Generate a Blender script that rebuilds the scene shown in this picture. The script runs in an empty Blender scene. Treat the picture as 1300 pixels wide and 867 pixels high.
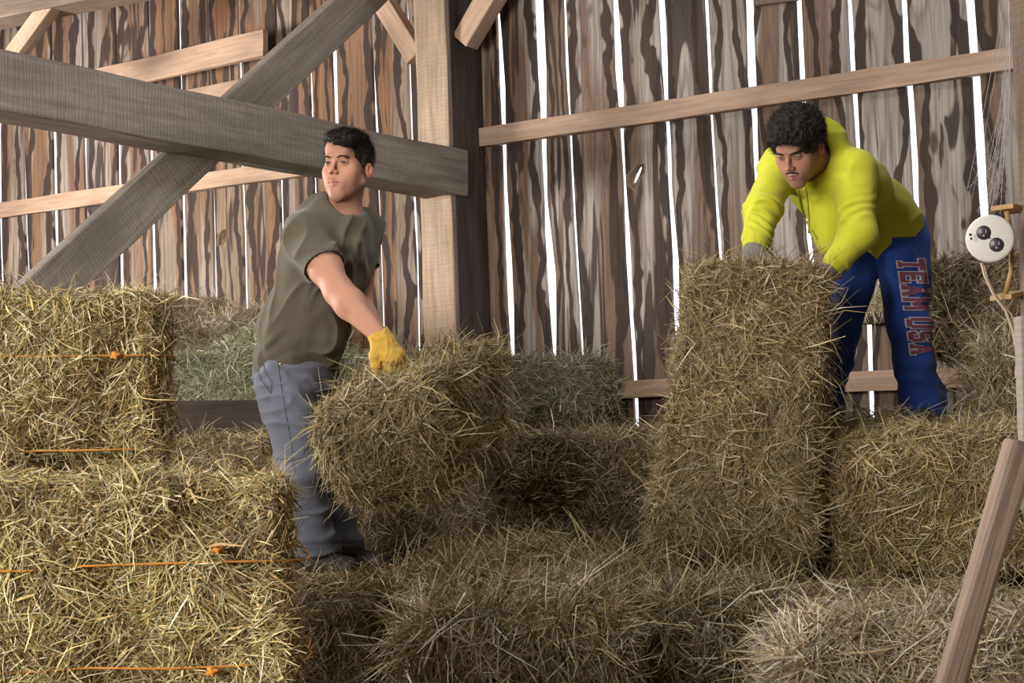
import bpy, math
import numpy as np
from mathutils import Matrix, Vector, Euler

# ------------------------------------------------------------------ camera, world, light, exposure
SC = bpy.context.scene
COL = SC.collection
F_PX = 2022.0
CAM = np.array([0.0, 0.0, 1.5])
PITCH = math.atan((558 - 433.5) / F_PX)
ROLL = math.radians(1.0)
RM = Matrix.Rotation(math.pi / 2 + PITCH, 3, 'X') @ Matrix.Rotation(-ROLL, 3, 'Z')
R3 = np.array(RM)
cam_d = bpy.data.cameras.new('camera')
cam_d.sensor_fit = 'HORIZONTAL'
cam_d.sensor_width = 36.0
cam_d.lens = 36.0 * F_PX / 1300.0
cam_d.clip_end = 200
cam = bpy.data.objects.new('camera', cam_d)
COL.objects.link(cam)
cam.matrix_world = Matrix.Translation(CAM) @ RM.to_4x4()
SC.camera = cam

EN = np.array([0.597, 0.802, 0.0])      # back wall normal, pointing out of the barn
ES = np.array([0.802, -0.597, 0.0])     # along the back wall, towards the right
UP = np.array([0.0, 0.0, 1.0])
NW = 6.75                               # distance of the back wall from the camera


def SN(s, n, z):
    return ES * s + EN * n + UP * z


def P(px, py, d):
    """point at depth d (metres along the view axis) seen at photograph pixel px, py"""
    return CAM + R3 @ np.array([(px - 650) / F_PX * d, -(py - 433.5) / F_PX * d, -d])


def RAY(px, py):
    return R3 @ np.array([(px - 650) / F_PX, -(py - 433.5) / F_PX, -1.0])


def on_n(px, py, n):
    r = RAY(px, py)
    return CAM + r * (n - CAM @ EN) / (r @ EN)


def on_s(px, py, s):
    r = RAY(px, py)
    return CAM + r * (s - CAM @ ES) / (r @ ES)


world = bpy.data.worlds.new('world')
SC.world = world
world.use_nodes = True
bg = world.node_tree.nodes['Background']
bg.inputs[0].default_value = (0.86, 0.92, 1.0, 1)
bg.inputs[1].default_value = 2.6


def area(name, loc, direction, w, h, power, col):
    l = bpy.data.lights.new(name, 'AREA')
    l.shape = 'RECTANGLE'
    l.size = w
    l.size_y = h
    l.energy = power
    l.color = col
    o = bpy.data.objects.new(name, l)
    COL.objects.link(o)
    o.location = loc
    o.rotation_euler = Vector(direction).to_track_quat('-Z', 'Y').to_euler()
    return o


# daylight falling in through the open barn door behind the camera; the side and top lights are added
area('daylight_barn_door', SN(-2.9, -1.85, 2.6), EN * 1.0 - UP * 0.10 - ES * .10, 2.8, 2.2, 400, (1.0, 0.94, 0.85))
area('added_side_light', SN(-9.85, 2.7, 2.7), ES * 0.80 - UP * 0.10 + EN * 0.58, 1.4, 1.2, 560, (1.0, 0.95, 0.88))  # added to brighten the hay at back left; its opening is made up
area('added_top_light', (0.25, 4.3, 5.12), (0.0, 0.10, -1.0), 1.5, 0.8, 55, (0.97, 0.98, 1.0))  # added to brighten the bale tops; no roof opening is known
SC.view_settings.view_transform = 'Standard'
SC.view_settings.look = 'None'
SC.view_settings.gamma = 1.0
SC.view_settings.use_curve_mapping = False
SC.view_settings.exposure = 0.0
SC.cycles.use_denoising = True
SC.cycles.max_bounces = 6
SC.cycles.sample_clamp_indirect = 6.0


# ------------------------------------------------------------------ helpers
def nrm(v):
    v = np.asarray(v, float)
    return v / (np.linalg.norm(v, axis=-1, keepdims=True) + 1e-12)


def tag(o, label=None, cat=None, group=None, kind=None):
    if label: o['label'] = label
    if cat: o['category'] = cat
    if group: o['group'] = group
    if kind: o['kind'] = kind
    return o


def mesh_np(name, V, F, mat, parent=None, smooth=True, col=None, world_parented=True):
    """V (n,3), F list of (k,3|4) int arrays"""
    me = bpy.data.meshes.new(name)
    V = np.asarray(V, np.float32)
    if not isinstance(F, list): F = [F]
    F = [np.asarray(f, np.int32) for f in F if len(f)]
    me.vertices.add(len(V))
    me.vertices.foreach_set('co', V.ravel())
    li = np.concatenate([f.ravel() for f in F])
    cnt = np.concatenate([np.full(len(f), f.shape[1], np.int32) for f in F])
    st = np.concatenate([[0], np.cumsum(cnt)[:-1]]).astype(np.int32)
    me.loops.add(len(li))
    me.loops.foreach_set('vertex_index', li)
    me.polygons.add(len(cnt))
    me.polygons.foreach_set('loop_start', st)
    try:
        me.polygons.foreach_set('loop_total', cnt)
    except Exception:
        pass
    me.polygons.foreach_set('use_smooth', np.full(len(cnt), smooth, bool))
    if col is not None:
        a = me.attributes.new('tint', 'FLOAT_COLOR', 'POINT')
        c = np.ones((len(V), 4), np.float32)
        c[:, :3] = col
        a.data.foreach_set('color', c.ravel())
    me.update(calc_edges=True)
    me.validate()
    if mat: me.materials.append(mat)
    o = bpy.data.objects.new(name, me)
    COL.objects.link(o)
    if parent is not None:
        o.parent = parent
        o.matrix_parent_inverse = parent.matrix_world.inverted() if world_parented else Matrix()
    return o


def empty(name, loc):
    o = bpy.data.objects.new(name, None)
    COL.objects.link(o)
    o.location = Vector(loc)
    o.empty_display_size = 0.1
    o.matrix_world = Matrix.Translation(Vector(loc))
    return o


BOXF = np.array([[0, 3, 2, 1], [4, 5, 6, 7], [0, 1, 5, 4], [1, 2, 6, 5], [2, 3, 7, 6], [3, 0, 4, 7]])


class MB:
    def __init__(s):
        s.V, s.F3, s.F4, s.C, s.n = [], [], [], [], 0

    def add(s, V, F, c=None):
        V = np.asarray(V, float)
        F = np.asarray(F)
        (s.F4 if F.shape[1] == 4 else s.F3).append(F + s.n)
        s.V.append(V)
        s.C.append(np.tile(np.asarray(c if c is not None else (1, 1, 1), float), (len(V), 1)) if np.ndim(c) < 2 else c)
        s.n += len(V)

    def build(s, name, mat, parent=None, smooth=False, color=False):
        F = []
        if s.F4: F.append(np.concatenate(s.F4))
        if s.F3: F.append(np.concatenate(s.F3))
        return mesh_np(name, np.concatenate(s.V), F, mat, parent, smooth, np.concatenate(s.C) if color else None)


def bevel(o, w=0.004, seg=2):
    m = o.modifiers.new('bevel', 'BEVEL')
    m.width = w
    m.segments = seg
    m.limit_method = 'ANGLE'
    return o


def box_pts(c, ax, ay, az, hx, hy, hz):
    c, ax, ay, az = map(lambda v: np.asarray(v, float), (c, ax, ay, az))
    sg = [(-1, -1, -1), (1, -1, -1), (1, 1, -1), (-1, 1, -1), (-1, -1, 1), (1, -1, 1), (1, 1, 1), (-1, 1, 1)]
    return np.array([c + ax * hx * a + ay * hy * b + az * hz * d for a, b, d in sg])


def tube(path, r, nseg=8, closed=False, caps=True):
    path = np.asarray(path, float)
    n = len(path)
    r = np.broadcast_to(r, (n,))
    T = np.gradient(path, axis=0) if not closed else (np.roll(path, -1, 0) - np.roll(path, 1, 0))
    T = nrm(T)
    ref = np.array([0, 0, 1.0]) if abs(T[0][2]) < 0.9 else np.array([1.0, 0, 0])
    N = nrm(np.cross(T[0], ref))
    rings = []
    for i in range(n):
        N = nrm(N - T[i] * (N @ T[i]))
        B = np.cross(T[i], N)
        a = np.arange(nseg) / nseg * 2 * math.pi
        rings.append(path[i] + r[i] * (np.cos(a)[:, None] * N + np.sin(a)[:, None] * B))
    V = np.concatenate(rings)
    F = []
    for i in range(n if closed else n - 1):
        j = (i + 1) % n
        for k in range(nseg):
            F.append((i * nseg + k, i * nseg + (k + 1) % nseg, j * nseg + (k + 1) % nseg, j * nseg + k))
    F = np.array(F)
    if not closed and caps:
        c0, c1 = len(V), len(V) + 1
        V = np.concatenate([V, path[:1], path[-1:]])
        F2 = [(c0, (k + 1) % nseg, k, k) for k in range(nseg)] + [(c1, (n - 1) * nseg + k, (n - 1) * nseg + (k + 1) % nseg, (n - 1) * nseg + (k + 1) % nseg) for k in range(nseg)]
        tri = np.array([f[:3] for f in F2])
        return V, [F, tri]
    return V, [F]


def tube_obj(name, path, r, mat, parent=None, nseg=8, closed=False):
    V, F = tube(path, r, nseg, closed)
    return mesh_np(name, V, F, mat, parent)


def _h(ix, iy, iz, seed):
    h = (ix.astype(np.uint32) * np.uint32(374761393) + iy.astype(np.uint32) * np.uint32(668265263) + iz.astype(np.uint32) * np.uint32(2246822519) + np.uint32(seed * 3266489917 % 4294967296))
    h = (h ^ (h >> np.uint32(13))) * np.uint32(1274126177)
    h = h ^ (h >> np.uint32(16))
    return (h & np.uint32(0xffffff)).astype(np.float32) / 16777215.0 * 2 - 1


def vnoise(Pt, seed=0):
    Pt = np.asarray(Pt, np.float64)
    i = np.floor(Pt).astype(np.int64)
    f = Pt - i
    f = f * f * (3 - 2 * f)
    o = 0
    for dx in (0, 1):
        for dy in (0, 1):
            for dz in (0, 1):
                w = (f[..., 0] if dx else 1 - f[..., 0]) * (f[..., 1] if dy else 1 - f[..., 1]) * (f[..., 2] if dz else 1 - f[..., 2])
                o = o + w * _h(i[..., 0] + dx, i[..., 1] + dy, i[..., 2] + dz, seed)
    return o


def fbm(Pt, octv=3, seed=0):
    o, a = 0, 1.0
    Pt = np.asarray(Pt)
    for k in range(octv):
        o = o + a * vnoise(Pt * (2.03 ** k), seed + k * 17)
        a *= 0.5
    return o


def vert_normals(V, F):
    N = np.zeros_like(V)
    for f in (F if isinstance(F, list) else [F]):
        f = np.asarray(f)
        n = np.cross(V[f[:, 2]] - V[f[:, 0]], V[f[:, -1]] - V[f[:, 1]]) if f.shape[1] == 4 else np.cross(V[f[:, 1]] - V[f[:, 0]], V[f[:, 2]] - V[f[:, 0]])
        for k in range(f.shape[1]): np.add.at(N, f[:, k], n)
    return nrm(N)


# ------------------------------------------------------------------ materials
class NT:
    def __init__(s, name):
        s.m = bpy.data.materials.new(name)
        s.m.use_nodes = True
        s.t = s.m.node_tree
        s.b = s.t.nodes['Principled BSDF']

    def n(s, typ, **kw):
        nd = s.t.nodes.new(typ)
        for k, v in kw.items(): setattr(nd, k, v)
        return nd

    def link(s, a, b): s.t.links.new(a, b)

    def val(s, sock, v):
        if hasattr(v, 'is_output') or isinstance(v, bpy.types.NodeSocket): s.link(v, sock)
        else: sock.default_value = v

    def math(s, op, a, b=0.0, clamp=False):
        nd = s.n('ShaderNodeMath', operation=op, use_clamp=clamp)
        s.val(nd.inputs[0], a)
        s.val(nd.inputs[1], b)
        return nd.outputs[0]

    def mix(s, f, a, b, blend='MIX'):
        nd = s.n('ShaderNodeMix', data_type='RGBA', blend_type=blend)
        s.val(nd.inputs[0], f)
        s.val(nd.inputs[6], a if not isinstance(a, tuple) else (*a, 1) if len(a) == 3 else a)
        s.val(nd.inputs[7], b if not isinstance(b, tuple) else (*b, 1) if len(b) == 3 else b)
        return nd.outputs[2]

    def noise(s, vec, scale, detail=3, rough=0.5, dist=0.0):
        nd = s.n('ShaderNodeTexNoise')
        if vec is not None: s.link(vec, nd.inputs['Vector'])
        nd.inputs['Scale'].default_value = scale
        nd.inputs['Detail'].default_value = detail
        nd.inputs['Roughness'].default_value = rough
        nd.inputs['Distortion'].default_value = dist
        return nd.outputs['Fac']

    def ramp(s, f, stops):
        nd = s.n('ShaderNodeValToRGB')
        el = nd.color_ramp.elements
        while len(el) < len(stops): el.new(0.5)
        for e, (p, c) in zip(el, stops):
            e.position = p
            e.color = (*c, 1) if len(c) == 3 else c
        s.link(f, nd.inputs[0])
        return nd.outputs[0]

    def mapv(s, vec, scale=(1, 1, 1), rot=(0, 0, 0)):
        nd = s.n('ShaderNodeMapping')
        nd.inputs['Scale'].default_value = scale
        nd.inputs['Rotation'].default_value = rot
        s.link(vec, nd.inputs[0])
        return nd.outputs[0]

    def bump(s, h, strength=0.3, dist=0.01):
        nd = s.n('ShaderNodeBump')
        nd.inputs['Strength'].default_value = strength
        nd.inputs['Distance'].default_value = dist
        s.link(h, nd.inputs['Height'])
        s.link(nd.outputs[0], s.b.inputs['Normal'])

    def rough(s, v): s.b.inputs['Roughness'].default_value = v

    def spec(s, v): s.b.inputs['Specular IOR Level'].default_value = v

    def base(s, v): s.val(s.b.inputs['Base Color'], (*v, 1) if isinstance(v, tuple) else v)


def m_hay():
    k = NT('hay')
    at = k.n('ShaderNodeAttribute', attribute_name='tint')
    co = k.n('ShaderNodeTexCoord').outputs['Object']
    nz = k.noise(co, 60, 2)
    k.base(k.mix(k.math('MULTIPLY', nz, 0.55), at.outputs['Color'], (0.12, 0.085, 0.04)))
    k.rough(0.55)
    k.spec(0.35)
    return k.m


def m_timber(name, c1, c2, grain_rot=(0, 0, 0), saw=0.0, scale=1.0, knots=0.4):
    """weathered sawn timber; the object's own x axis runs along the grain"""
    k = NT(name)
    co = k.n('ShaderNodeTexCoord').outputs['Object']
    g = k.mapv(co, (1.2 * scale, 22 * scale, 22 * scale), grain_rot)
    n1 = k.noise(g, 2.2, 6, 0.62, 0.6)
    n2 = k.noise(k.mapv(co, (1, 3, 3), grain_rot), 1.6, 3, 0.5)
    n3 = k.noise(k.mapv(co, (0.6, 70, 70), grain_rot), 2.0, 3)
    c = k.mix(k.ramp(n1, [(0.3, (0, 0, 0)), (0.72, (1, 1, 1))]), c1, c2)
    c = k.mix(k.ramp(n2, [(0.42, (0, 0, 0)), (0.7, (0.55, 0.55, 0.55))]), c, tuple(0.45 * x for x in c1))
    vo = k.n('ShaderNodeTexVoronoi')
    k.link(k.mapv(co, (1.3, 5, 5), grain_rot), vo.inputs['Vector'])
    vo.inputs['Scale'].default_value = 1.1
    kn = k.ramp(vo.outputs['Distance'], [(0.05, (1, 1, 1)), (0.16, (0, 0, 0))])
    c = k.mix(k.math('MULTIPLY', kn, knots), c, (0.05, 0.03, 0.02))
    h = k.math('ADD', n1, k.math('MULTIPLY', n3, 0.6))
    if saw:
        w = k.n('ShaderNodeTexWave', wave_type='BANDS', bands_direction='X')
        k.link(k.mapv(co, (1, 0.12, 0.12), grain_rot), w.inputs['Vector'])
        w.inputs['Scale'].default_value = 17
        w.inputs['Distortion'].default_value = 9
        w.inputs['Detail'].default_value = 3
        w.inputs['Detail Scale'].default_value = 1.6
        h = k.math('ADD', h, k.math('MULTIPLY', w.outputs['Fac'], saw * .45))
        c = k.mix(k.math('MULTIPLY', w.outputs['Fac'], 0.22), c, tuple(0.5 * x for x in c1))
    k.base(c)
    k.rough(0.85)
    k.spec(0.2)
    k.bump(h, 0.5, 0.006)
    return k.m


def m_boards():
    """old vertical siding: heartwood streaks, dark damp stains along the edges, grey weathered sapwood"""
    k = NT('weathered_siding')
    at = k.n('ShaderNodeAttribute', attribute_name='tint')    # r: across the board 0..1, g: random per board, b: warm
    sp = k.n('ShaderNodeSeparateColor')
    k.link(at.outputs['Color'], sp.inputs[0])
    u, rnd, warm = sp.outputs[0], sp.outputs[1], sp.outputs[2]
    co = k.n('ShaderNodeTexCoord').outputs['Object']          # x along wall, z up
    off = k.n('ShaderNodeCombineXYZ')
    k.link(k.math('MULTIPLY', rnd, 37.0), off.inputs[0])
    k.link(k.math('MULTIPLY', rnd, 91.0), off.inputs[2])
    ad = k.n('ShaderNodeVectorMath', operation='ADD')
    k.link(co, ad.inputs[0])
    k.link(off.outputs[0], ad.inputs[1])
    v = ad.outputs[0]
    wob = k.noise(k.mapv(v, (2.0, 1, 1.0)), 1.7, 3, 0.6)             # slow wander with height
    edge = k.math('MINIMUM', u, k.math('SUBTRACT', 1.0, u))
    side = k.math('GREATER_THAN', u, 0.5)
    wob2 = k.noise(k.mapv(v, (2.0, 9, 1.3)), 1.3, 3, 0.6)
    ws = k.math('ADD', k.math('MULTIPLY', side, wob), k.math('MULTIPLY', k.math('SUBTRACT', 1.0, side), wob2))
    e2 = k.math('ADD', edge, k.math('MULTIPLY', k.math('SUBTRACT', ws, 0.52), 1.15))
    e2 = k.math('ADD', e2, k.math('MULTIPLY', k.math('SUBTRACT', rnd, 0.5), 0.10))
    fine = k.noise(k.mapv(v, (70, 70, 1.8)), 1.0, 5, 0.65, 0.3)
    e3 = k.math('ADD', e2, k.math('MULTIPLY', k.math('SUBTRACT', fine, 0.5), 0.05))
    streak = k.noise(k.mapv(v, (5, 5, 0.35)), 1.0, 3, 0.5, 0.8)
    heart = k.mix(warm, (0.18, 0.13, 0.10), (0.25, 0.125, 0.06))
    sap = k.mix(warm, (0.37, 0.335, 0.31), (0.255, 0.18, 0.12))
    dark = (0.034, 0.024, 0.022)
    base = k.mix(k.ramp(streak, [(0.48, (0, 0, 0)), (0.54, (1, 1, 1))]), heart, sap)
    ring = k.math('FRACT', k.math('MULTIPLY', k.noise(k.mapv(v, (7, 7, 0.55)), 1.0, 2, 0.4, 0.6), 13.0))
    base = k.mix(k.ramp(ring, [(0.0, (.45, .45, .45)), (0.25, (0, 0, 0)), (0.8, (0, 0, 0)), (1.0, (.45, .45, .45))]), base, (0.09, 0.055, 0.04))
    dk = k.ramp(e3, [(0.02, (0, 0, 0)), (0.035, (1, 1, 1)), (0.20, (1, 1, 1)), (0.225, (0, 0, 0))])
    c = k.mix(k.math('MULTIPLY', dk, 0.95), base, dark)
    st2 = k.ramp(k.noise(k.mapv(v, (6.5, 6.5, 0.7)), 1.2, 3, 0.55, 1.0), [(0.55, (0, 0, 0)), (0.585, (1, 1, 1))])
    c = k.mix(k.math('MULTIPLY', st2, 0.9), c, dark)
    c = k.mix(k.ramp(fine, [(0.36, (0.5, 0.5, 0.5)), (0.62, (0, 0, 0))]), c, (0.07, 0.05, 0.04))
    vo = k.n('ShaderNodeTexVoronoi')
    k.link(k.mapv(v, (4.0, 4.0, 1.5)), vo.inputs['Vector'])
    vo.inputs['Scale'].default_value = 1.0
    kn = k.ramp(vo.outputs['Distance'], [(0.06, (1, 1, 1)), (0.10, (0, 0, 0))])
    c = k.mix(k.math('MULTIPLY', kn, 0.8), c, (0.05, 0.03, 0.022))
    k.base(c)
    k.rough(0.85)
    k.spec(0.15)
    k.bump(k.math('ADD', fine, streak), 0.5, 0.006)
    return k.m


def m_cloth(name, c, c2=None, scale=90, bump=0.25, rough=0.9, weave=True, blotch=0.0, blotch_scale=6):
    k = NT(name)
    co = k.n('ShaderNodeTexCoord').outputs['Object']
    n1 = k.noise(co, scale, 3)
    col = k.mix(k.math('MULTIPLY', n1, 0.5), c, c2 or tuple(0.6 * x for x in c))
    if blotch:
        b = k.ramp(k.noise(co, blotch_scale, 3, 0.6), [(0.45, (0, 0, 0)), (0.62, (blotch, blotch, blotch))])
        col = k.mix(b, col, tuple(min(1, 1.7 * x) for x in c))
    k.base(col)
    k.rough(rough)
    k.spec(0.15)
    k.b.inputs['Sheen Weight'].default_value = 0.15
    k.bump(k.noise(co, scale * 4, 2), bump, 0.002)
    return k.m


def m_plain(name, c, rough=0.6, metal=0.0, spec=0.4, nz=0.15):
    k = NT(name)
    co = k.n('ShaderNodeTexCoord').outputs['Object']
    k.base(k.mix(k.math('MULTIPLY', k.noise(co, 40, 4), nz), c, tuple(0.4 * x for x in c)))
    k.rough(rough)
    k.spec(spec)
    k.b.inputs['Metallic'].default_value = metal
    return k.m


def m_skin():
    k = NT('skin')
    at = k.n('ShaderNodeAttribute', attribute_name='tint')
    co = k.n('ShaderNodeTexCoord').outputs['Object']
    k.base(k.mix(k.math('MULTIPLY', k.noise(co, 45, 4), 0.25), at.outputs['Color'], (0.42, 0.16, 0.10)))
    k.rough(0.58)
    k.spec(0.28)
    k.b.inputs['Subsurface Weight'].default_value = 0.12
    k.b.inputs['Subsurface Radius'].default_value = (0.01, 0.004, 0.002)
    k.b.inputs['Subsurface Scale'].default_value = 1.0
    return k.m


M = dict(
    hay=m_hay(),
    siding=m_boards(),
    beam=m_timber('grey_sawn_beam', (0.23, 0.195, 0.165), (0.40, 0.355, 0.305), saw=0.5, knots=0.25),
    post=m_timber('post_timber', (0.31, 0.22, 0.155), (0.52, 0.39, 0.285), saw=0.3),
    board=m_timber('pale_board', (0.33, 0.215, 0.15), (0.52, 0.37, 0.27), knots=0.5),
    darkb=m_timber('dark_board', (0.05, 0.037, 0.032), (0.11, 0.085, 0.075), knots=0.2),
    oldb=m_timber('old_post', (0.14, 0.10, 0.075), (0.27, 0.2, 0.155), saw=0.25),
    prop=m_timber('prop_wood', (0.19, 0.135, 0.10), (0.32, 0.245, 0.19), knots=0.1),
    shirt=m_cloth('olive_cotton', (0.105, 0.092, 0.064), (0.07, 0.062, 0.045), 120, 0.15),
    jeans=m_cloth('grey_blue_denim', (0.135, 0.145, 0.185), (0.085, 0.092, 0.122), 200, 0.3, blotch=0.45, blotch_scale=5),
    hoodie=m_cloth('yellow_green_fleece', (0.52, 0.53, 0.035), (0.42, 0.43, 0.02), 60, 0.2),
    blue=m_cloth('royal_blue_fleece', (0.028, 0.066, 0.31), (0.018, 0.045, 0.22), 60, 0.2),
    seam=m_cloth('seam_thread', (0.075, 0.08, 0.105), (0.05, 0.055, 0.075), 200, 0.2),
    glove_y=m_cloth('yellow_leather', (0.58, 0.36, 0.06), (0.44, 0.25, 0.03), 50, 0.3, 0.7),
    glove_g=m_cloth('grey_knit', (0.20, 0.18, 0.17), (0.12, 0.11, 0.105), 70, 0.4),
    skin=m_skin(),
    hair=m_plain('dark_hair', (0.022, 0.016, 0.013), 0.62, spec=0.25, nz=0.3),
    eye=m_plain('eye_white', (0.55, 0.5, 0.46), 0.2, nz=0.0),
    iris=m_plain('iris', (0.03, 0.02, 0.015), 0.15, nz=0.0),
    shoe=m_plain('dark_shoe', (0.035, 0.033, 0.035), 0.6),
    sole=m_plain('grey_sole', (0.20, 0.19, 0.185), 0.8),
    twine=m_cloth('orange_twine', (0.62, 0.24, 0.035), (0.40, 0.14, 0.02), 150, 0.6),
    plate=m_plain('outlet_plate', (0.62, 0.60, 0.56), 0.45, nz=0.25),
    socket=m_plain('outlet_socket', (0.035, 0.03, 0.04), 0.35),
    box=m_plain('outlet_box', (0.36, 0.22, 0.08), 0.5),
    metal=m_plain('dull_metal', (0.3, 0.27, 0.24), 0.45, 0.6),
    wire=m_plain('cable_sheath', (0.45, 0.36, 0.25), 0.6),
    web=m_plain('cobweb_silk', (0.36, 0.34, 0.36), 0.7),
    maroon=m_plain('maroon_print', (0.22, 0.065, 0.11), 0.8),
    white=m_plain('white_print', (0.55, 0.52, 0.55), 0.8),
    ivory=m_plain('drawstring', (0.60, 0.60, 0.06), 0.8),
    brass=m_plain('brass', (0.7, 0.55, 0.25), 0.3, 0.9),
    floorw=m_timber('floor_planks', (0.12, 0.085, 0.06), (0.24, 0.18, 0.13)),
)


# ------------------------------------------------------------------ setting: shell of the barn
def quad_struct(name, pts, mat, thick_dir, th=0.05):
    pts = np.array(pts, float)
    V = np.concatenate([pts, pts + np.asarray(thick_dir) * th])
    F = np.array([[0, 1, 2, 3], [7, 6, 5, 4], [0, 4, 5, 1], [1, 5, 6, 2], [2, 6, 7, 3], [3, 7, 4, 0]])
    return tag(mesh_np(name, V, F, mat, smooth=False), kind='structure')


S0, S1, N0, ZF, ZC = -10.0, 1.9, -2.0, 0.57, 5.2
quad_struct('floor', [SN(S0 - .1, N0 - .1, ZF), SN(S1 + .1, N0 - .1, ZF), SN(S1 + .1, NW + .1, ZF), SN(S0 - .1, NW + .1, ZF)], M['floorw'], -UP)
def roof_with_added_opening(cx, cy, hx, hy):
    mb = MB()
    c = np.array([cx, cy, 0])
    cs, cn = c @ ES, c @ EN
    a, b, d, e_ = S0 - .1, cs - hx, cs + hx, S1 + .1
    n0_, n1_, n2_, n3_ = N0 - .1, cn - hy, cn + hy, NW + .1
    for (sa, sb, na, nb_) in ((a, b, n0_, n3_), (d, e_, n0_, n3_), (b, d, n0_, n1_), (b, d, n2_, n3_)):
        V = [SN(sa, na, ZC), SN(sb, na, ZC), SN(sb, nb_, ZC), SN(sa, nb_, ZC)]
        V = np.array(V + [v + UP * .05 for v in V])
        mb.add(V, BOXF)
    return tag(mb.build('ceiling', M['floorw']), kind='structure')


roof_with_added_opening(.25, 4.3, .9, .7)  # hole made in the unseen ceiling to suit the added top light
quad_struct('wall_right', [SN(S1, N0, ZF), SN(S1, NW, ZF), SN(S1, NW, ZC), SN(S1, N0, ZC)], M['floorw'], ES)


def wall_with_opening(name, a, b, oa, ob, z0, z1, out):
    """a,b: ends of the wall; oa..ob opening between fractions; z0..z1 its heights"""
    mb = MB()
    a, b = np.array(a), np.array(b)

    def piece(f0, f1, za, zb):
        p, q = a + (b - a) * f0, a + (b - a) * f1
        V = np.array([p + UP * za, q + UP * za, q + UP * zb, p + UP * zb])
        V = np.concatenate([V, V + out * 0.05])
        mb.add(V, np.array([[0, 1, 2, 3], [7, 6, 5, 4], [0, 4, 5, 1], [1, 5, 6, 2], [2, 6, 7, 3], [3, 7, 4, 0]]))
    piece(0, oa, ZF, ZC)
    piece(ob, 1, ZF, ZC)
    if z0 > ZF: piece(oa, ob, ZF, z0)
    piece(oa, ob, z1, ZC)
    return tag(mb.build(name, M['floorw']), kind='structure')


wall_with_opening('wall_front', SN(S0, N0, 0), SN(S1, N0, 0), 5.7 / 11.9, 8.5 / 11.9, 1.4, 3.8, -EN)
wall_with_opening('wall_left', SN(S0, N0, 0), SN(S0, NW, 0), 3.8 / 8.75, 5.6 / 8.75, 1.9, 3.5, -ES)  # opening made up in the unseen left wall for the side light

# the slatted back wall: gap lists (x, y, width) in photograph pixels measured down each gap, put on the wall plane
SLOTS = [
    [(-2, 150, 3), (0, 300, 3), (2, 360, 3)],
    [(27, 35, 1.2), (29, 150, 3), (33, 300, 4), (36, 355, 4)],
    [(65, 40, 1.5), (68, 155, 4), (71, 300, 4.5), (74, 380, 4)],
    [(104, 30, 1), (107, 165, 3), (109, 270, 2.2), (112, 360, 2)],
    [(146, 15, 2), (148, 80, 2.5), (150, 175, 4.5), (153, 340, 5)],
    [(188, 0, 1), (189, 70, 1.2), (191, 185, 4), (194, 300, 5), (196, 380, 6)],
    [(226, 0, 2.5), (229, 110, 2.5), (232, 270, 4), (235, 390, 5)],
    [(263, 0, 1.5), (265, 80, 1.5), (270, 250, 2.5), (273, 390, 3)],
    [(302, 0, 3), (304, 95, 3), (306, 205, 3), (310, 300, 4), (312, 390, 4)],
    [(350, 0, 1.5), (352, 65, 1.6), (356, 230, 3), (359, 330, 2.5), (361, 400, 2.5)],
    [(391, 0, 2), (395, 130, 3.5), (399, 230, 3), (404, 400, 3)],
    [(420, 0, 2), (424, 75, 6), (426, 155, 5), (430, 300, 3), (434, 400, 3)],
    [(470, 0, 1.5), (474, 100, 2), (477, 165, 4), (479, 235, 2.5), (483, 330, 2), (486, 420, 3)],
    [(516, 0, 3), (519, 80, 3), (522, 175, 4), (525, 245, 4), (529, 330, 4), (531, 440, 4)],
    [(606, 0, -9), (612, 440, -9)],
    [(631, 0, 3), (634, 50, 6), (637, 110, 8), (639, 170, 6), (641, 240, 5), (645, 330, 9), (648, 400, 8), (650, 455, 5)],
    [(683, 0, 11), (687, 90, 12), (689, 150, 8), (690, 200, 6), (692, 255, 4), (695, 300, 9), (699, 350, 12), (701, 400, 9), (703, 455, 4)],
    [(716, 0, 4), (719, 80, 5), (722, 145, 4), (725, 200, 4), (730, 300, 4), (736, 390, 4), (739, 460, 4)],
    [(781, 0, 7), (785, 90, 10), (788, 135, 7), (789, 170, 4), (792, 220, 4), (797, 320, 7), (801, 400, 6), (806, 480, 5), (808, 540, 5)],
    [(839, 0, 8), (843, 80, 8), (845, 125, 5), (848, 170, 5), (850, 240, 5), (857, 330, 8), (858, 400, 7), (861, 470, 5)],
    [(896, 0, 5), (901, 100, 5), (903, 150, 4), (908, 240, 4), (915, 340, 5), (919, 450, 5)],
    [(951, 0, 10), (954, 100, 11), (957, 140, 7), (961, 250, 6), (965, 350, 5)],
    [(1014, 0, 6), (1018, 95, 6), (1020, 130, 6), (1026, 300, 6), (1031, 340, 5)],
    [(1078, 0, 5), (1082, 85, 6), (1085, 120, 6), (1090, 200, 5), (1103, 410, 6), (1107, 540, 6)],
    [(1147, 0, 7), (1151, 75, 7), (1155, 110, 7), (1161, 210, 8), (1164, 300, 6), (1144, 520, 2)],
    [(1231, 0, 11), (1236, 65, 10), (1239, 95, 9), (1244, 180, 11), (1249, 270, 9), (1254, 400, 6)],
]


def slot_profile(sl, zr, rng):
    L, Rr, Z = [], [], []
    for x, y, w in sl:
        a = on_n(x - w / 2, y, NW)
        b = on_n(x + w / 2, y, NW)
        L.append(a @ ES)
        Rr.append(b @ ES)
        Z.append(a[2])
    Z, L, Rr = map(np.array, (Z, L, Rr))
    o = np.argsort(Z)
    Z, L, Rr = Z[o], L[o], Rr[o]
    Lz, Rz = np.interp(zr, Z, L), np.interp(zr, Z, Rr)
    # beyond the measured heights follow the lean of the wall
    lean = 0.025
    over = np.maximum(zr - Z[-1], 0)
    under = np.minimum(zr - Z[0], 0)
    sh = -(over + under) * lean
    return Lz + sh, Rz + sh


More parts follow.
